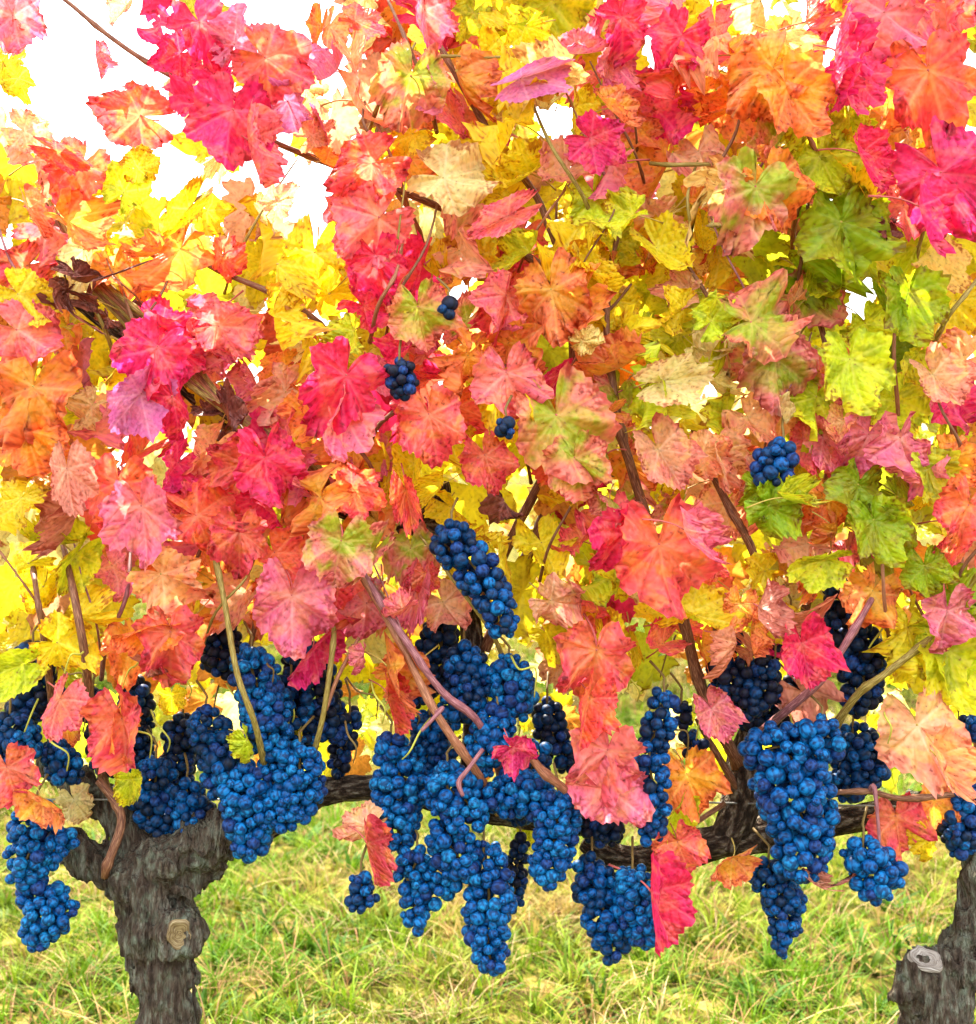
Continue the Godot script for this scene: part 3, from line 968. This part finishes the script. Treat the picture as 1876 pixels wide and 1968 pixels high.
func bunches() -> void:
	bunch("blue bunch hanging left of the gnarled trunk above a smaller one", "blue", [[72, 1585, 42], [60, 1632, 42], [46, 1680, 28], [130, 1612, 20]], 0.06)
	bunch("blue bunch with rounded bulge, lowest one left of the gnarled trunk", "blue", [[68, 1712, 30], [98, 1748, 44], [72, 1795, 28]], 0.05)
	bunch("bunch at the left picture edge beside the narrow pink leaf", "navy", [[20, 1400, 36], [34, 1432, 40]], 0.04)
	bunch("small blue bunch just below the narrow pink leaf on the left", "navy", [[110, 1448, 30], [126, 1482, 30]], 0.02)
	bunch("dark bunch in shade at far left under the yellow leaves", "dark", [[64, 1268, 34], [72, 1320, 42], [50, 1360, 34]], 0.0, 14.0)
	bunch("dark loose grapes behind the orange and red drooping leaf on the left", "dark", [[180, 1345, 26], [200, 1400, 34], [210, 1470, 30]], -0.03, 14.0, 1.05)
	bunch("dark bunch left of centre directly above the gnarled trunk head", "navy", [[300, 1490, 36], [296, 1540, 40], [310, 1580, 30]], -0.01)
	bunch("navy bunch resting between trunk head and the large left cluster", "navy", [[360, 1530, 30], [378, 1580, 40]], 0.0)
	bunch("tall blue bunch crossed by an olive cane left of centre", "blue", [[484, 1286, 40], [505, 1345, 42], [520, 1420, 36]], 0.06)
	bunch("blue bunch with the left shoulder of the big cluster by the olive cane", "navy", [[396, 1392, 32], [424, 1440, 40], [440, 1500, 42]], 0.05)
	bunch("blue bunch at the bottom of the big cluster right of the trunk head", "blue", [[476, 1508, 50], [482, 1570, 46], [478, 1625, 30]], 0.06)
	bunch("rounded blue bunch ending at the bare grey arm", "blue", [[576, 1472, 42], [578, 1525, 44], [532, 1560, 36]], 0.065)
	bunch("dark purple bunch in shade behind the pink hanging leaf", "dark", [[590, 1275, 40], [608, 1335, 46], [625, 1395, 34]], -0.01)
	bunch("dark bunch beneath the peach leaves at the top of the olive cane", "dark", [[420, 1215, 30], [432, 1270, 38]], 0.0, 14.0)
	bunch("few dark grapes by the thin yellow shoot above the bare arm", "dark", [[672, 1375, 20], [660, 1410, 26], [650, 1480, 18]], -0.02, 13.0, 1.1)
	bunch("high slanting blue bunch below the dark old wood in the canopy", "navy", [[868, 1040, 34], [908, 1085, 38], [944, 1140, 36], [964, 1195, 26]], 0.115)
	bunch("dark bunch under the high slanting one, behind the tan canes", "dark", [[850, 1225, 36], [836, 1280, 40], [800, 1330, 30]], 0.01)
	bunch("blue bunch between mauve cane and the yellow-green stalks", "navy", [[892, 1270, 34], [900, 1320, 42], [880, 1360, 34]], 0.055)
	bunch("blue bunch left of the large coral leaf in the centre", "blue", [[978, 1305, 40], [988, 1345, 36]], 0.06)
	bunch("blue bunch immediately left of the small cupped crimson leaf", "blue", [[956, 1390, 32], [936, 1425, 36], [930, 1465, 24]], 0.075)
	bunch("blue bunch at the right end of the bare grey arm", "blue", [[752, 1435, 26], [768, 1490, 44], [764, 1540, 42], [766, 1605, 32]], 0.06)
	bunch("broad blue bunch at the centre of the picture below the crossing canes", "blue", [[860, 1515, 46], [900, 1545, 46], [862, 1610, 38], [886, 1655, 38]], 0.085)
	bunch("blue bunch under the small cupped crimson leaf", "blue", [[978, 1525, 40], [1030, 1530, 36]], 0.075)
	bunch("short forked blue bunch left beside the longest hanging one", "blue", [[802, 1655, 28], [782, 1690, 26], [846, 1690, 34], [800, 1735, 26], [802, 1772, 20]], 0.075)
	bunch("longest blue bunch, tapering to the lowest grapes in the centre", "blue", [[930, 1655, 40], [940, 1718, 42], [936, 1788, 38], [942, 1845, 28]], 0.08)
	bunch("thin dark withered bunch behind the longest hanging one", "dark", [[1000, 1620, 16], [992, 1680, 20], [988, 1735, 16]], 0.03, 11.0, 1.1)
	bunch("blue and violet bunch below the large pink leaf", "blue", [[1072, 1560, 38], [1066, 1614, 38], [1052, 1676, 28]], 0.085)
	bunch("dark bunch tucked behind the large pink leaf on the arm", "dark", [[1130, 1578, 30], [1166, 1590, 32]], 0.03)
	bunch("navy bunch hanging left of the crimson folded leaf", "navy", [[1138, 1684, 36], [1160, 1750, 42], [1176, 1820, 28]], 0.055)
	bunch("bright blue bunch touching the crimson folded leaf", "blue", [[1216, 1695, 30], [1226, 1750, 32], [1236, 1800, 26]], 0.075)
	bunch("slim loose bunch in front of the orange leaf right of centre", "navy", [[1276, 1345, 22], [1266, 1392, 28], [1248, 1440, 30], [1252, 1490, 28], [1260, 1540, 26], [1252, 1602, 24]], 0.09, 13.0, 1.08)
	bunch("dark bunch behind the crossing twigs right of the coral leaf", "dark", [[1052, 1370, 28], [1060, 1410, 30], [1090, 1470, 22]], -0.01, 13.5)
	bunch("purple bunch beside the rolled brown leaf, right of centre", "dark", [[1398, 1298, 34], [1456, 1308, 42], [1440, 1348, 34]], 0.05)
	bunch("biggest bright blue bunch with large grapes on the right", "blue", [[1580, 1420, 40], [1470, 1440, 42], [1520, 1455, 52], [1520, 1510, 64], [1538, 1560, 58], [1546, 1605, 48], [1536, 1650, 42]], 0.085, 15.5, 1.0, 1800)
	bunch("tapering blue bunch below the biggest one with a single grape at its tip", "navy", [[1478, 1680, 32], [1504, 1718, 36], [1512, 1765, 30], [1502, 1803, 18], [1503, 1838, 9]], 0.06)
	bunch("dark bunch behind the biggest blue one, above the brown cane", "navy", [[1640, 1430, 40], [1662, 1465, 46], [1630, 1500, 40]], 0.0)
	bunch("round blue bunch hanging by a pink stalk from the low brown cane", "blue", [[1660, 1640, 34], [1684, 1682, 44], [1716, 1662, 24], [1668, 1722, 20]], 0.08, 15.5)
	bunch("bunch cut by the right picture edge above the second trunk", "navy", [[1862, 1520, 26], [1850, 1575, 38], [1846, 1620, 28]], 0.03)
	bunch("few grapes at the right picture edge by the salmon leaf", "navy", [[1866, 1400, 22]], 0.05)
	bunch("dark upright bunch crossed by the mauve cane on the right", "dark", [[1620, 1145, 32], [1622, 1195, 38], [1650, 1245, 42], [1660, 1300, 38], [1650, 1350, 30]], 0.035)
	bunch("powdery blue cluster above the two-toned green leaf", "navy", [[1505, 862, 22], [1490, 895, 38], [1464, 915, 18]], 0.125, 15.0)
	bunch("navy bunch set back behind the tan cane at the heart of the central mass", "navy", [[826, 1400, 34], [830, 1450, 40], [836, 1500, 34]], 0.02)
	bunch("navy bunch filling the middle of the big left cluster", "navy", [[560, 1335, 36], [566, 1400, 40], [545, 1450, 34]], 0.015)
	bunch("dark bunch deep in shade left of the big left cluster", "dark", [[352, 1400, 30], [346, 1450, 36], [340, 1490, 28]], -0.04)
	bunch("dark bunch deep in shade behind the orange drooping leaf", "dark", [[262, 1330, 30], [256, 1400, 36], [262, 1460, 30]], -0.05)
	bunch("blue bunch set back behind the violet-tinged one by the long tapering bunch", "navy", [[1000, 1560, 26], [1018, 1490, 34], [1030, 1450, 26]], 0.02)
	bunch("dark bunch at the foot of the rolled brown leaf, left of the biggest one", "dark", [[1440, 1380, 28], [1500, 1360, 30], [1530, 1320, 26]], -0.02)
	bunch("tiny shrivelled bunch among red leaves near the upper centre", "dark", [[768, 715, 24], [776, 742, 22]], 0.14, 11.0)
	bunch("dark grapes in shade left of the rolled brown leaf", "dark", [[1400, 1205, 26], [1390, 1245, 26]], -0.01, 13.0)
	bunch("small dark row of grapes beneath the tan leaf, right of the rolled leaf", "dark", [[1520, 1190, 18], [1494, 1215, 24], [1478, 1260, 20]], 0.0, 13.0)
	bunch("single tiny bunch under the drooping salmon leaf by the bare arm", "navy", [[694, 1700, 20], [696, 1728, 26]], 0.07)
	bunch("dark shaded grapes below the olive cane left of the yellow-lit leaves", "dark", [[1310, 1360, 16], [1318, 1400, 14], [1340, 1445, 22]], 0.02, 12.5, 1.1)
	bunch("two dark grapes peeping between orange leaves above the canopy middle", "dark", [[862, 592, 15]], 0.14, 13.0)
	bunch("two dark grapes beside a pale twig under the tall pink leaf", "dark", [[972, 822, 15]], 0.15, 13.0)

const GRID := [
	"kwrpkwsrpyykppkcrpkr",
	"ywwpprvsroyckrsopp" + "or",
	"srrwppvsmkyyopooo" + "lop",
	"srysp" + "kwory" + "yskps" + "mlprr",
	"solyyswkrm" + "rylrcmggpp",
	"ryoor" + "yykpr" + "poyyysgglc",
	"ybbpkryprm" + "royylgmlgy",
	"kkypkoypko" + "opolcmmlls",
	"oskpbropp" + "ropmllsmllp",
	"oorprpkkyy" + "rrmysslkko",
	"ytrkrpoory" + "bprmssgggr",
	"ylkkorrmmy" + "yyppryst" + "gr",
	"yysosorkkr" + ".sryroto.g",
	"ryor..p.o." + "..yrotp.yl",
]
const OPEN_SKY := [[140, 60, 80], [160, 135, 80], [235, 110, 55], [120, 195, 40], [260, 150, 40], [315, 285, 48], [270, 300, 30], [505, 15, 55], [575, 12, 30], [556, 300, 42], [578, 362, 36], [592, 415, 30], [345, 330, 30]]

func in_sky(u: float, v: float, grow: float) -> bool:
	for c in OPEN_SKY:
		if Vector2(u - c[0], v - c[1]).length() < c[2] + grow: return true
	return false

func leaves() -> void:
	# [u, v, size, tip angle, yaw, pitch, kind, shape, z]
	var hero := [
		# around the sky opening
		[400, 70, 180, 30, 20, -10, "p", "o", 0.10], [330, 110, 110, -60, 30, 10, "p", "o", 0.09], [450, 60, 130, 170, -20, 20, "v", "o", 0.11],
		[440, 250, 220, -10, 15, 5, "p", "o", 0.13], [480, 300, 170, 10, 55, 0, "k", "f", 0.12], [540, 130, 190, 60, 10, 10, "r", "o", 0.12], [575, 200, 150, 70, -30, 20, "v", "o", 0.11],
		[240, 215, 170, -100, 10, 10, "r", "o", 0.08], [30, 60, 170, 10, 20, 0, "k", "o", 0.08], [40, 165, 90, 20, 0, 0, "y", "o", 0.05], [185, 120, 80, 10, 70, 0, "k", "f", 0.06],
		[250, 350, 130, 150, 10, 0, "l", "o", 0.09], [280, 320, 90, 100, 0, 0, "y", "o", 0.10], [130, 300, 130, 70, 20, 20, "r", "f", 0.09], [620, 250, 110, 0, 40, 0, "s", "f", 0.03],
		[592, 118, 100, 40, 20, 0, "v", "o", 0.06], [628, 66, 110, -20, 40, 0, "s", "f", 0.05], [612, 255, 90, 120, 20, 0, "s", "o", 0.05], [640, 320, 100, 70, 30, 0, "o", "f", 0.06], [540, 380, 90, 150, 30, 0, "s", "o", 0.05], [505, 400, 80, 200, 0, 20, "c", "f", 0.03], [640, 420, 90, 30, 50, 0, "k", "f", 0.06], [600, 170, 70, 80, 0, 0, "c", "o", 0.02],
		[1290, 540, 140, 10, 10, 0, "y", "o", 0.0], [1245, 575, 120, -30, 20, 0, "l", "o", -0.02], [1330, 500, 110, 40, 0, 0, "c", "o", -0.01], [1010, 90, 150, 0, 10, 0, "y", "o", 0.02], [940, 130, 130, 30, 10, 0, "y", "o", 0.04], [980, 200, 130, -20, 0, 0, "c", "o", 0.02], [930, 300, 130, 10, 20, 0, "y", "o", 0.03], [900, 40, 120, -30, 20, 0, "l", "o", 0.02], [860, 330, 110, 30, 10, 0, "l", "f", 0.04], [1130, 520, 120, 0, 0, 0, "y", "o", 0.02], [1190, 480, 120, 30, 20, 0, "l", "o", 0.03], [1180, 600, 130, -20, 0, 0, "y", "o", 0.03], [1240, 660, 130, 20, 20, 0, "l", "o", 0.05], [1350, 460, 110, 0, 0, 0, "y", "f", 0.04],
		# centre top
		[780, 180, 190, -15, 10, 8, "m", "o", 0.13], [850, 195, 150, 30, -30, 0, "v", "f", 0.10], [690, 330, 170, -60, 0, 10, "r", "o", 0.12], [1160, 280, 160, 60, -10, 15, "p", "o", 0.12],
		[1030, 140, 180, 115, 20, 20, "v", "f", 0.11], [1200, 60, 150, 10, 20, 0, "p", "o", 0.10], [1290, 90, 170, -40, 0, 0, "p", "o", 0.09], [950, 430, 170, -60, 5, 5, "k", "f", 0.12], [1150, 400, 150, 20, 20, 0, "l", "o", 0.08],
		[700, 440, 200, -50, 10, 15, "k", "o", 0.12], [730, 520, 170, 20, 0, 0, "p", "o", 0.11], [810, 620, 170, 15, 15, 10, "m", "o", 0.13], [960, 590, 150, -30, 20, 0, "k", "o", 0.10], [1065, 590, 190, 10, -10, 5, "o", "o", 0.11],
		# right top
		[1460, 160, 200, -40, -10, 10, "o", "o", 0.13], [1530, 200, 210, 30, 5, 10, "o", "o", 0.14], [1600, 130, 190, -10, 30, 0, "p", "f", 0.14], [1690, 60, 210, -15, 10, 0, "k", "o", 0.12], [1630, 170, 170, -20, 40, 0, "p", "f", 0.15],
		[1800, 180, 260, 20, -10, 5, "r", "o", 0.13], [1660, 320, 150, 40, 45, 0, "p", "f", 0.14], [1830, 370, 240, 30, -10, 10, "p", "o", 0.15], [1770, 430, 180, 20, 55, 0, "p", "f", 0.16],
		[1440, 400, 230, -15, 0, 5, "m", "o", 0.14], [1490, 380, 190, 20, 0, 5, "o", "o", 0.13], [1620, 470, 240, 5, 10, 0, "g", "o", 0.11], [1590, 330, 180, 25, -10, 0, "l", "o", 0.10], [1705, 450, 70, 0, 20, 0, "b", "o", 0.11],
		[1750, 600, 200, 5, 0, 5, "g", "o", 0.10], [1380, 600, 130, 140, 20, 0, "l", "o", 0.11], [1480, 620, 210, 90, 10, -20, "m", "o", 0.12], [1490, 720, 190, 0, 0, 5, "m", "o", 0.11], [1300, 730, 170, 100, 10, 5, "c", "f", 0.13], [1290, 760, 140, 10, 30, 0, "l", "o", 0.12],
		[1640, 730, 220, 10, 0, 0, "l", "o", 0.10], [1560, 790, 170, -20, 20, 0, "l", "o", 0.09], [1810, 740, 150, 40, 0, 0, "s", "o", 0.10],
		# middle left
		[150, 545, 120, 20, 20, 0, "b", "d", 0.10], [120, 570, 90, -40, 0, 20, "b", "d", 0.11], [180, 590, 110, 60, -20, 0, "b", "d", 0.09], [210, 625, 80, 10, 30, 0, "b", "d", 0.08],
		[290, 700, 200, -20, 10, 0, "p", "o", 0.14], [250, 780, 170, -40, 20, 10, "v", "o", 0.13], [340, 790, 160, 20, 30, 5, "p", "f", 0.14], [60, 650, 180, 60, 0, 0, "k", "o", 0.11], [450, 630, 160, 85, 10, 20, "k", "o", 0.10],
		[650, 760, 230, -20, 20, 5, "p", "o", 0.14], [640, 820, 200, -30, 45, 0, "k", "f", 0.13], [830, 830, 190, 10, 0, 5, "r", "o", 0.12], [975, 750, 190, 5, 15, 0, "k", "o", 0.12], [1080, 840, 240, 15, 10, 0, "m", "o", 0.12],
		[1110, 910, 170, 10, -10, 5, "m", "o", 0.13], [940, 900, 150, 20, 10, 0, "r", "o", 0.10], [440, 900, 160, -70, 0, 10, "r", "o", 0.11], [510, 910, 170, 5, 30, 0, "p", "o", 0.12], [400, 800, 90, 40, 30, 0, "b", "d", 0.03], [420, 840, 90, -30, 0, 0, "b", "d", 0.02],
		[50, 780, 220, -20, 0, 0, "o", "o", 0.11], [130, 930, 160, 5, 30, 5, "t", "f", 0.14], [220, 960, 190, -10, 10, 0, "r", "o", 0.12], [280, 1010, 210, 10, 0, 10, "k", "o", 0.14], [340, 1120, 190, 60, 0, 10, "s", "o", 0.12],
		[460, 1050, 170, 0, 10, 0, "r", "o", 0.11], [650, 1070, 170, -10, 10, 5, "m", "o", 0.14], [700, 950, 150, 70, 0, 0, "r", "o", 0.10], [560, 1180, 170, 0, 10, 5, "k", "o", 0.13], [760, 1180, 90, -50, 0, 30, "k", "f", 0.14],
		[815, 1120, 100, 0, 0, 0, "r", "o", 0.08],
		# middle right
		[1180, 1050, 180, -40, 10, 10, "p", "o", 0.12], [1270, 1090, 240, 5, 15, 0, "r", "o", 0.14], [1320, 1040, 150, 35, 60, 0, "k", "f", 0.15], [1500, 985, 150, 60, 0, 20, "g", "o", 0.13], [1515, 965, 130, 70, 60, -20, "l", "f", 0.14], [1460, 960, 100, 0, 10, 0, "g", "o", 0.12],
		[1280, 890, 170, 30, 0, 0, "s", "o", 0.11], [1370, 880, 130, 60, 0, 0, "s", "o", 0.10], [1660, 860, 150, -20, 0, 0, "k", "o", 0.11], [1730, 870, 160, 0, 30, 0, "k", "o", 0.12], [1640, 960, 170, -20, 20, 0, "g", "o", 0.11], [1690, 1030, 180, 20, 0, 0, "g", "o", 0.12],
		[1790, 930, 160, 20, 20, 0, "l", "o", 0.10], [1850, 1000, 170, -20, 0, 0, "r", "o", 0.13], [1780, 1110, 130, 10, 0, 0, "g", "o", 0.11], [1560, 1080, 150, -80, 0, 25, "l", "f", 0.10], [1820, 1200, 130, 0, 20, 0, "k", "o", 0.12], [1560, 870, 130, 0, 0, 0, "r", "o", 0.08], [1590, 980, 130, 0, 0, 0, "o", "o", 0.09],
		# among the grapes
		[104, 1368, 125, -25, 40, 0, "k", "f", 0.13], [240, 1415, 160, 10, -10, 0, "r", "o", 0.12], [210, 1420, 130, -15, 40, 0, "o", "f", 0.11], [330, 1250, 170, 5, 25, 0, "r", "o", 0.13], [270, 1210, 130, -80, 10, 20, "o", "f", 0.12], [295, 1290, 100, 10, 30, 0, "t", "d", 0.12],
		[745, 1310, 150, 5, 50, 0, "o", "f", 0.09], [750, 1360, 120, 10, 30, 0, "r", "f", 0.08], [700, 1270, 70, 0, 40, 0, "k", "f", 0.09], [1145, 1290, 200, 0, 5, 10, "r", "o", 0.12], [1125, 1370, 140, -15, 20, 0, "r", "f", 0.13], [1000, 1448, 90, 50, 0, 25, "p", "o", 0.13],
		[1160, 1480, 190, -10, 5, 5, "k", "o", 0.12], [1185, 1530, 150, 60, 0, 10, "k", "o", 0.11], [1330, 1515, 150, 20, 0, 5, "o", "o", 0.06], [1290, 1570, 110, -30, 10, 10, "l", "f", 0.05], [1378, 1382, 110, 30, 0, 0, "k", "o", 0.08], [1310, 1640, 120, 20, 0, 10, "r", "o", 0.08], [1388, 1655, 110, -70, 10, 10, "o", "f", 0.07],
		[1252, 1748, 172, 3, 44, 0, "p", "s", 0.10], [690, 1600, 120, -60, 10, 10, "s", "f", 0.09], [708, 1645, 130, 10, 35, 0, "r", "f", 0.10], [1560, 1700, 80, 10, 30, 0, "t", "d", 0.09],
		[1775, 1430, 190, 20, 0, 5, "s", "o", 0.10], [1810, 1480, 150, 25, 20, 0, "s", "f", 0.11], [1725, 1595, 140, 10, 0, 5, "r", "o", 0.05], [1795, 1625, 110, 20, 20, 0, "y", "f", 0.06], [1795, 1560, 110, 0, 0, 0, "o", "o", 0.03], [20, 1500, 130, 15, 10, 0, "r", "o", 0.10], [98, 1540, 110, 60, 0, 20, "o", "f", 0.09],
		[250, 1515, 80, 0, 0, 0, "l", "o", 0.05], [1545, 1265, 140, 10, 0, 0, "p", "o", 0.12], [1560, 1345, 150, 50, 10, 30, "t", "o", 0.03], [1452, 1185, 120, -40, 62, 0, "t", "f", 0.13], [1415, 1260, 110, -12, 66, 0, "t", "f", 0.12], [1440, 1225, 90, -20, 55, 0, "o", "f", 0.10], [1830, 1290, 190, 10, 0, 0, "l", "o", 0.08], [1745, 1235, 140, 0, 30, 0, "y", "o", 0.08],
		[150, 1550, 90, 30, 0, 0, "c", "o", -0.01], [560, 1410, 70, 10, 0, 0, "y", "o", 0.02], [480, 1440, 90, 20, 40, 0, "l", "f", 0.10], [130, 1410, 80, 10, 10, 0, "o", "o", -0.04], [330, 1350, 70, 0, 0, 0, "y", "o", 0.0], [1020, 1600, 70, 10, 0, 0, "l", "o", -0.03],
		[60, 860, 190, 15, 10, 0, "o", "o", 0.10], [1155, 1230, 110, 0, 0, 0, "y", "o", 0.05],
	]
	for h in hero:
		add_leaf(h[6], h[7], at(h[0], h[1], h[8]), h[2] * (0.80 if h[1] < 1150 else 0.93), h[3], h[4], h[5], true)
	# front leaves, one to a grid square
	for row in GRID.size():
		for col in 20:
			var kind: String = GRID[row][col]
			if kind == "w" or kind == ".": continue
			if "rpks".contains(kind) and rng.randf() < 0.22: continue
			var u := 47.0 + col * 94.0 + rng.randf_range(-30, 30)
			var v := 47.0 + row * 94.0 + rng.randf_range(-30, 30)
			var shape := "o" if rng.randf() < 0.62 else "f"
			if kind == "b" or (kind == "t" and rng.randf() < 0.5): shape = "d"
			if kind == "p" and rng.randf() < 0.35: kind = "k"
			if kind == "r" and rng.randf() < 0.30: kind = "s"
			if rng.randf() < 0.16: kind = "ycol"[rng.randi() % 4]
			var size := rng.randf_range(95, 145)
			if in_sky(u, v, 18.0): continue
			if in_sky(u, v, 60.0): size = 85.0
			add_leaf(kind, shape, at(u, v, rng.randf_range(0.02, 0.10)), size, rng.randf_range(-75, 75), rng.randf_range(-58, 58), rng.randf_range(-45, 35), true)
	for row in 13:
		for col in 19:
			if rng.randf() < 0.42: continue
			var kind: String = GRID[row + rng.randi() % 2][col + rng.randi() % 2]
			if "w.b".contains(kind): continue
			if rng.randf() < 0.30: kind = "yysckoly"[rng.randi() % 8]
			var u := 94.0 + col * 94.0 + rng.randf_range(-30, 30)
			var v := 94.0 + row * 94.0 + rng.randf_range(-30, 30)
			if in_sky(u, v, 45.0) or (vine_left if u < 1120.0 else vine_right).get_meta("n", 0) > 292: continue
			add_leaf(kind, "o" if rng.randf() < 0.5 else "f", at(u, v, rng.randf_range(-0.02, 0.08)), rng.randf_range(80, 125), rng.randf_range(-100, 100), rng.randf_range(-65, 65), rng.randf_range(-50, 40), true)
	# small young leaves between them
	for i in 120:
		var u := rng.randf_range(0, 1876)
		var v := rng.randf_range(0, 1250)
		if in_sky(u, v, 30.0) or (vine_left if u < 1120.0 else vine_right).get_meta("n", 0) > 285: continue
		var kind: String = GRID[clampi(int(v / 94.0 + rng.randf_range(-0.7, 0.7)), 0, 13)][clampi(int(u / 94.0 + rng.randf_range(-0.7, 0.7)), 0, 19)]
		if "w.b".contains(kind): continue
		if rng.randf() < 0.25: kind = "ysco"[rng.randi() % 4]
		var shape: String = ["o", "f", "f", "d"][rng.randi() % 4]
		add_leaf(kind, shape, at(u, v, rng.randf_range(0.0, 0.13)), rng.randf_range(50, 100), rng.randf_range(-120, 120), rng.randf_range(-60, 60), rng.randf_range(-50, 40), rng.randf() < 0.5)
	# deeper leaves: as parts until each vine has three hundred
	var rest := []
	for i in 470:
		var u := rng.randf_range(-60, 1940)
		var v := rng.randf_range(-80, 1270)
		if in_sky(u, v, 55.0): continue
		var col := clampi(int(u / 94.0), 0, 19)
		var row := clampi(int(v / 94.0), 0, 13)
		var kind: String = GRID[row][col]
		if kind == "w" or kind == "." or kind == "b" or rng.randf() < 0.62:
			kind = "yyycoolyrs"[rng.randi() % 10] if u < 1050 else "yyclloyls" [rng.randi() % 9]
		var z := -0.02 - 0.16 * float(i) / 470.0
		var vine := vine_left if at(u, v, z).x < at(1120, 0).x else vine_right
		var args := [kind, at(u, v, z), rng.randf_range(120, 175), rng.randf_range(-80, 80), rng.randf_range(-60, 60), rng.randf_range(-45, 35)]
		if vine.get_meta("n", 0) < 299:
			add_leaf(args[0], "o" if rng.randf() < 0.8 else "f", args[1], args[2], args[3], args[4], args[5], false)
		else:
			rest.append(args)
	for i in 170:
		var u := rng.randf_range(-160, 2040)
		var v := rng.randf_range(-120, 1230)
		if in_sky(u, v, 60.0): continue
		rest.append(["yyyclocys"[rng.randi() % 9], at(u, v, rng.randf_range(-0.30, -0.18)), rng.randf_range(130, 180), rng.randf_range(-80, 80), rng.randf_range(-70, 70), rng.randf_range(-50, 40)])
	for q in [["y", 1345, 365, -0.05, 150, 20], ["c", 1330, 400, -0.08, 130, -40], ["y", 742, 612, -0.05, 150, 10], ["c", 770, 640, -0.09, 120, 60], ["l", 1052, 672, -0.05, 140, -20], ["y", 1010, 700, -0.08, 130, 30], ["y", 1010, 25, -0.04, 150, 0], ["c", 1120, 40, -0.06, 150, 40], ["y", 935, 350, -0.05, 130, -30], ["c", 815, 415, -0.06, 120, 20], ["y", 1370, 20, -0.05, 150, 10], ["c", 1390, 60, -0.08, 140, -30], ["y", 740, 560, -0.07, 120, 0], ["l", 1560, 560, -0.05, 140, 20]]:
		rest.append([q[0], at(q[1], q[2], q[3]), q[4], q[5], 10.0, 0.0])
	# low, thin foliage on the far side of the row
	for i in 150:
		var u := rng.randf_range(-60, 1940)
		rest.append(["yycclol"[rng.randi() % 7], at(u, rng.randf_range(1180, 1480), rng.randf_range(-0.32, -0.12)), rng.randf_range(80, 140), rng.randf_range(-80, 80), rng.randf_range(-70, 70), rng.randf_range(-50, 40)])
	# outside the picture the row goes on
	for i in 260:
		var u := rng.randf_range(-520, -60) if i % 2 == 0 else rng.randf_range(1940, 2400)
		rest.append(["yokrslpg"[rng.randi() % 8], at(u, rng.randf_range(-80, 1270), rng.randf_range(-0.2, 0.1)), rng.randf_range(120, 175), rng.randf_range(-70, 70), rng.randf_range(-60, 60), rng.randf_range(-45, 35)])
	for i in 120:
		rest.append(["kprsoy"[rng.randi() % 6], at(rng.randf_range(-400, 2300) if i % 3 else rng.randf_range(700, 2100), rng.randf_range(-330, -90), rng.randf_range(-0.2, 0.1)), rng.randf_range(110, 165), rng.randf_range(-70, 70), rng.randf_range(-60, 60), rng.randf_range(-45, 35)])
	var tone := {"y": Color(0.98, 0.92, 0.16), "c": Color(0.98, 0.94, 0.58), "o": Color(0.97, 0.65, 0.26), "l": Color(0.84, 0.88, 0.18), "r": Color(0.95, 0.42, 0.32), "s": Color(0.97, 0.70, 0.54), "k": Color(0.94, 0.48, 0.54), "p": Color(0.91, 0.17, 0.38), "g": Color(0.46, 0.56, 0.08), "m": Color(0.72, 0.5, 0.26), "v": Color(0.85, 0.5, 0.64), "t": Color(0.82, 0.5, 0.4), "b": Color(0.4, 0.2, 0.15)}
	var veins := leaf_picture(700, Color(0.92, 0.92, 0.92), Color(0.86, 0.84, 0.84), Color(1, 1, 1), 0.2, Color(0.80, 0.84, 0.80), 0.5)
	var m := leaf_material(veins, Color(1, 1, 1), 1.0)
	m.vertex_color_use_as_albedo = true
	var blade := make_leaf(90, 0.26, 0.25, 0.6, -0.25, 0.5)
	for vine in [vine_left, vine_right]:
		var mine := rest.filter(func(a): return (a[1].x < at(1120, 0).x) == (vine == vine_left))
		var mm := MultiMesh.new()
		mm.transform_format = MultiMesh.TRANSFORM_3D
		mm.use_colors = true
		mm.mesh = blade
		mm.instance_count = mine.size()
		for i in mine.size():
			var a = mine[i]
			mm.set_instance_transform(i, leaf_transform(a[1], a[2] * S / 1.45, a[3], a[4], a[5]))
			mm.set_instance_color(i, (tone[a[0]] as Color * rng.randf_range(0.92, 1.04)).srgb_to_linear())
		var o := MultiMeshInstance3D.new()
		o.multimesh = mm
		o.material_override = m
		o.set_meta("kind", "stuff")
		add_to(vine, o, "deeper_leaves")
		vine.remove_meta("n")
